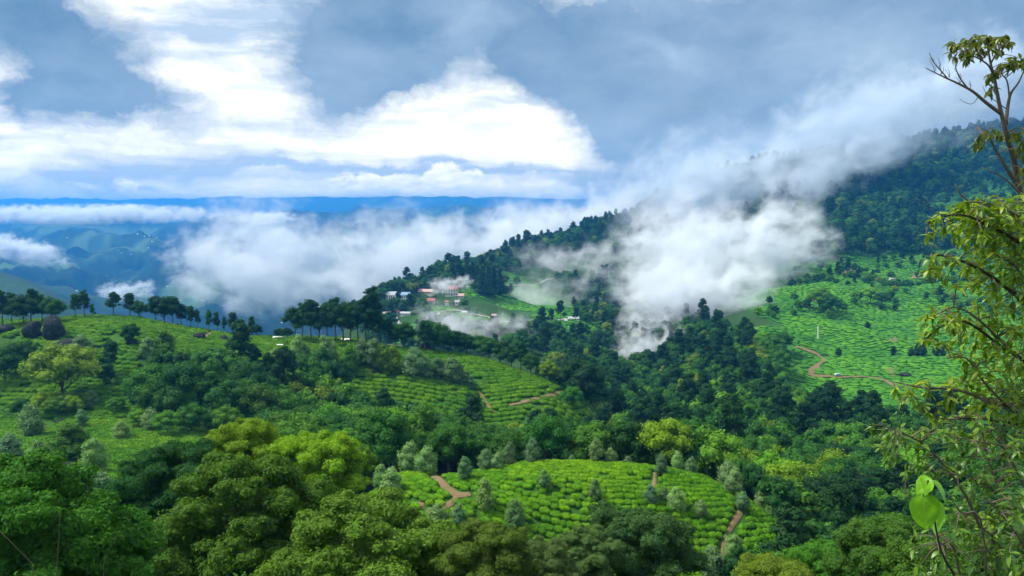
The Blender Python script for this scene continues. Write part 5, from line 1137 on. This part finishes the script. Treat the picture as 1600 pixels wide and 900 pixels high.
def heart_mesh():
    V, Fc = [], []; N1, N2 = 14, 6
    for i in range(N1 + 1):
        t = i / N1; w = .46 * (math.sin(math.pi * (t ** .62))) ** .75 if 0 < t < 1 else 0.0
        for j in range(-N2, N2 + 1):
            s = j / N2; back = -.16 * abs(s) ** 1.5 * (1 - t) * (1 if t < .5 else 0)
            V.append((t + back, w * s, .16 * abs(s) * w - .30 * t * t + .02 * math.sin(9 * t + 5 * abs(s))))
    M_ = 2 * N2 + 1
    for i in range(N1):
        for j in range(M_ - 1): Fc.append((i * M_ + j, (i + 1) * M_ + j, (i + 1) * M_ + j + 1, i * M_ + j + 1))
    return np_mesh('large_leaf', V, Fc, HL, smooth=True)
hm = heart_mesh(); b0 = at(1475, 960, 4.6); base = Vector((b0.x, b0.y, h(b0.x, b0.y)))
Hh = NearPlant('heart_leaf_plant', 'plant with big bright heart-shaped leaves in front of the shrub', 'plant', base)
Hh.branch([base, (1500, 960, 4.7), (1470, 860, 4.6), (1458, 800, 4.6), (1450, 750, 4.6)], .009, .004, 'stem', TWIGD, 6)
for i, (a, y, Y, tx, ty, dy, px_len, ro) in enumerate([(1441, 779, 4.6, 1453, 830, .05, 52, .2), (1452, 752, 4.6, 1421, 778, -.05, 34, 0.9), (1460, 754, 4.65, 1482, 778, .06, 34, -.9), (1446, 752, 4.62, 1452, 772, .12, 24, 0.1), (1458, 790, 4.75, 1476, 838, .05, 50, -.5)]):
    p0 = at(a, y, Y); p1 = at(tx, ty, Y - dy); d_ = (p1 - p0); o = mesh_obj('large_leaf', hm, Hh.root); x = d_.normalized(); nrm = Vector((0.05, -1, .35)); yv = nrm.cross(x).normalized(); zv = x.cross(yv)
    L = px_len / F * Y; o.matrix_local = Matrix.Translation(p0 - base) @ Matrix((x, yv, zv)).transposed().to_4x4() @ Matrix.Rotation(ro, 4, 'X') @ Matrix.Scale(L, 4)
    Hh.branch([(1450, 752, 4.6), p0], .003, .002, 'leaf_stalk', TWIGD, 4)
# --- bare stems in the lower left
for i, (lab, pts, r) in enumerate([('thin pale stem rising straight in the bottom left corner', [(86, 960, 24), (88, 900, 24), (92, 840, 24), (93, 800, 24)], .025), ('thin dead stem leaning over the bottom left corner', [(70, 930, 22), (50, 880, 22), (20, 850, 22), (-10, 820, 22)], .02),
                                  ('long curved dry stem at the bottom, right of the straight stem', [(150, 960, 26), (162, 880, 26), (180, 840, 26), (190, 828, 26)], .018)]):
    mb = MB(); P_ = [at(*q) for q in pts]; P_[0].z = h(P_[0].x, P_[0].y) - .1; mb.tube(P_, [r * .7, r * .6, r * .4, r * .2], 6); tag(mb.build('dry_stem', BARK, None, True), lab, 'stem')
# ================================================================== mist and low cloud: closed hulls with an uneven volume
def mist_material(name, size, dens, scale, thresh=0.5, soft=0.30, step=1.0, stretch=1.0, col=(0.93, 0.965, 1.0), det=5.0, glow=0.0):
    m = bpy.data.materials.new(name); m.use_nodes = True; t = m.node_tree; t.nodes.clear(); n = NT(t)
    O = n.node('ShaderNodeTexCoord').outputs['Object']
    P = n.vm('MULTIPLY', O, tuple(size))
    P = n.vm('MULTIPLY', P, (1 / scale, 1 / scale / stretch, 1.25 / scale))
    r = n.vm('LENGTH', O)
    wv = n.vm('SUBTRACT', n.noise(P, 0.8, 3.0, 0.5, col=True), (0.5, 0.5, 0.5))
    Pw = n.vm('ADD', P, n.vm('SCALE', wv, 0.9))
    big = n.noise(n.vm('ADD', P, (7.3, 1.1, 3.3)), 0.33, 2.0, 0.5)
    f = n.noise(Pw, 1.0, det, 0.70)
    v = n.add(n.add(n.mul(n.sub(f, 0.5), 3.0), n.mul(n.sub(big, 0.5), 1.3)), n.mul(n.sub(0.66, n.m('POWER', r, 1.2)), 0.95))
    dn = n.m('POWER', n.lin(v, thresh - 0.5, thresh - 0.5 + soft * 2), 1.6, clamp=True)
    edge = n.sstep(r, 1.0, 0.70)
    dn = n.mul(n.mul(dn, edge), dens)
    pv = n.node('ShaderNodeVolumePrincipled'); pv.inputs['Color'].default_value = (*col, 1)
    n.put(pv.inputs['Density'], dn); pv.inputs['Anisotropy'].default_value = 0.0
    o = n.node('ShaderNodeOutputMaterial'); n.link(pv.outputs[0], o.inputs['Volume'])
    m.cycles.volume_step_rate = step
    return m
def hull(seed):
    bm = bmesh.new(); bmesh.ops.create_icosphere(bm, subdivisions=3, radius=1.03)
    me = bpy.data.meshes.new('mist_hull'); bm.to_mesh(me); bm.free(); return me
HULL = {}
CAP_SHADE = (0.78, 0.86, 0.94)  # mountain clouds: shade from the heavy cloud above, put into their scattering colour
def mist(name, label, px, py, Y, rx, ry, tau=5.0, rd=None, rot=0.0, thresh=0.5, soft=0.3, fine=0.24, step=1.0, seed=0, det=8.0, col=(0.93, 0.965, 1.0)):
    """a bank centred on the line of sight (px,py) at distance Y; rx, ry in picture pixels at that distance"""
    rx, ry = rx * 1.45, ry * 1.6; X, Z = rx / F * Y, ry / F * Y; Dp = (rd / F * Y) if rd else (X * Z) ** 0.5
    c = at(px, py, Y)
    me = hull(seed)
    me.materials.append(mist_material(name, (X, Dp, Z), tau / Dp, fine * min(X, Z * 2.0), thresh, soft, step, det=det, col=col))
    o = mesh_obj(name, me); o.location = c; o.scale = (X, Dp, Z); o.rotation_euler = (0, -rot, 0)
    return tag(o, label, kind='stuff')
MW_SOFT = 0.50
MW = [
 ('mist', 'white mist drifting over the middle of the valley', 1105, 375, 850, 150, 84, 6, 90, .1, .44),
 ('mist', 'lower lobe of the valley mist above the forest', 1075, 462, 700, 115, 76, 6.5, 70, 0.15, .43),
 ('mist', 'tail of mist sinking into the dark valley', 1010, 545, 560, 55, 52, 5, 40, .25, .47),
 ('mist', 'thin mist reaching right over the tea slope edge', 1215, 390, 850, 85, 50, 5, 55, 0.1, .54),
 ('low_cloud', 'cloud lying on the wooded mountain shoulder', 1110, 290, 1350, 170, 85, 6, 120, .2, .42),
 ('low_cloud', 'cloud veiling the top of the right mountain', 1390, 168, 1330, 240, 75, 4.5, 110, .30, .46),
 ('low_cloud', 'ragged shreds of cloud torn over the mountain forest', 1280, 262, 1230, 120, 45, 2.6, 60, .35, .57),
 ('mist', 'ragged mist across the far blue slope', 480, 395, 2300, 190, 80, 5, 80, -.35, .53),
 ('mist', 'thick white mist behind the village ridge', 670, 395, 1900, 180, 75, 5, 110, -.05, .45),
 ('mist', 'white mist behind the green hill crest', 860, 352, 1950, 230, 48, 5, 110, .1, .42),
 ('mist', 'wisps of mist on the far slope', 335, 385, 2600, 100, 48, 4, 45, .3, .56),
 ('mist', 'mist wisps crossing the green hillside', 870, 405, 1130, 120, 32, 2.6, 50, .05, .55),
 ('mist', 'veil of mist hanging below the village', 725, 506, 610, 105, 36, 2.4, 50, -.15, .53),
 ('mist', 'small puff of mist above the white school roof', 698, 443, 840, 40, 13, 3, 20, .1, .50),
 ('low_cloud', 'long flat cloud below the far ranges', 130, 335, 4600, 200, 13, 22, 60, 0, .42),
 ('low_cloud', 'small cloud beside the long flat cloud', 415, 340, 4600, 42, 9, 14, 25, 0, .44),
 ('low_cloud', 'cloud lying on the left flank of the far ridge', 25, 387, 3400, 70, 18, 12, 40, -.25, .46),
 ('mist', 'small bright mist patch low in the left valley', 190, 455, 3000, 48, 18, 5, 24, .1, .50),
 ('mist', 'thin torn veil around the valley mist', 1090, 420, 800, 165, 115, 4, 60, .2, .63),
 ('mist', 'thin torn wisps above the blue valley', 420, 425, 2100, 170, 70, 4.5, 60, -.3, .62),
 ('mist', 'thin wisps between the village and the valley mist', 850, 455, 900, 120, 60, 2.2, 50, .1, .68),
]
for i, a in enumerate(MW):
    mist(a[0], a[1], a[2], a[3], a[4], a[5], a[6], tau=a[7], rd=a[8], rot=a[9], thresh=a[10], seed=i, soft=MW_SOFT, step=0.25, col=CAP_SHADE if 'mountain' in a[1] else (0.93, 0.965, 1.0))
# ================================================================== the air: one even haze
hz = bpy.data.materials.new('haze_air'); hz.use_nodes = True; t = hz.node_tree; t.nodes.clear(); n = NT(t)
pv = n.node('ShaderNodeVolumePrincipled'); pv.inputs['Color'].default_value = (0.06, 0.40, 1.0, 1)
pv.inputs['Density'].default_value = 1.2e-4; pv.inputs['Anisotropy'].default_value = 0.3
out = n.node('ShaderNodeOutputMaterial'); n.link(pv.outputs[0], out.inputs['Volume'])
mb = MB(); mb.box(0, 24000, -900, 130000, 60000, 2160)
hb = mb.build('haze', hz); tag(hb, 'thin blue haze over the valley and far ranges', kind='stuff')
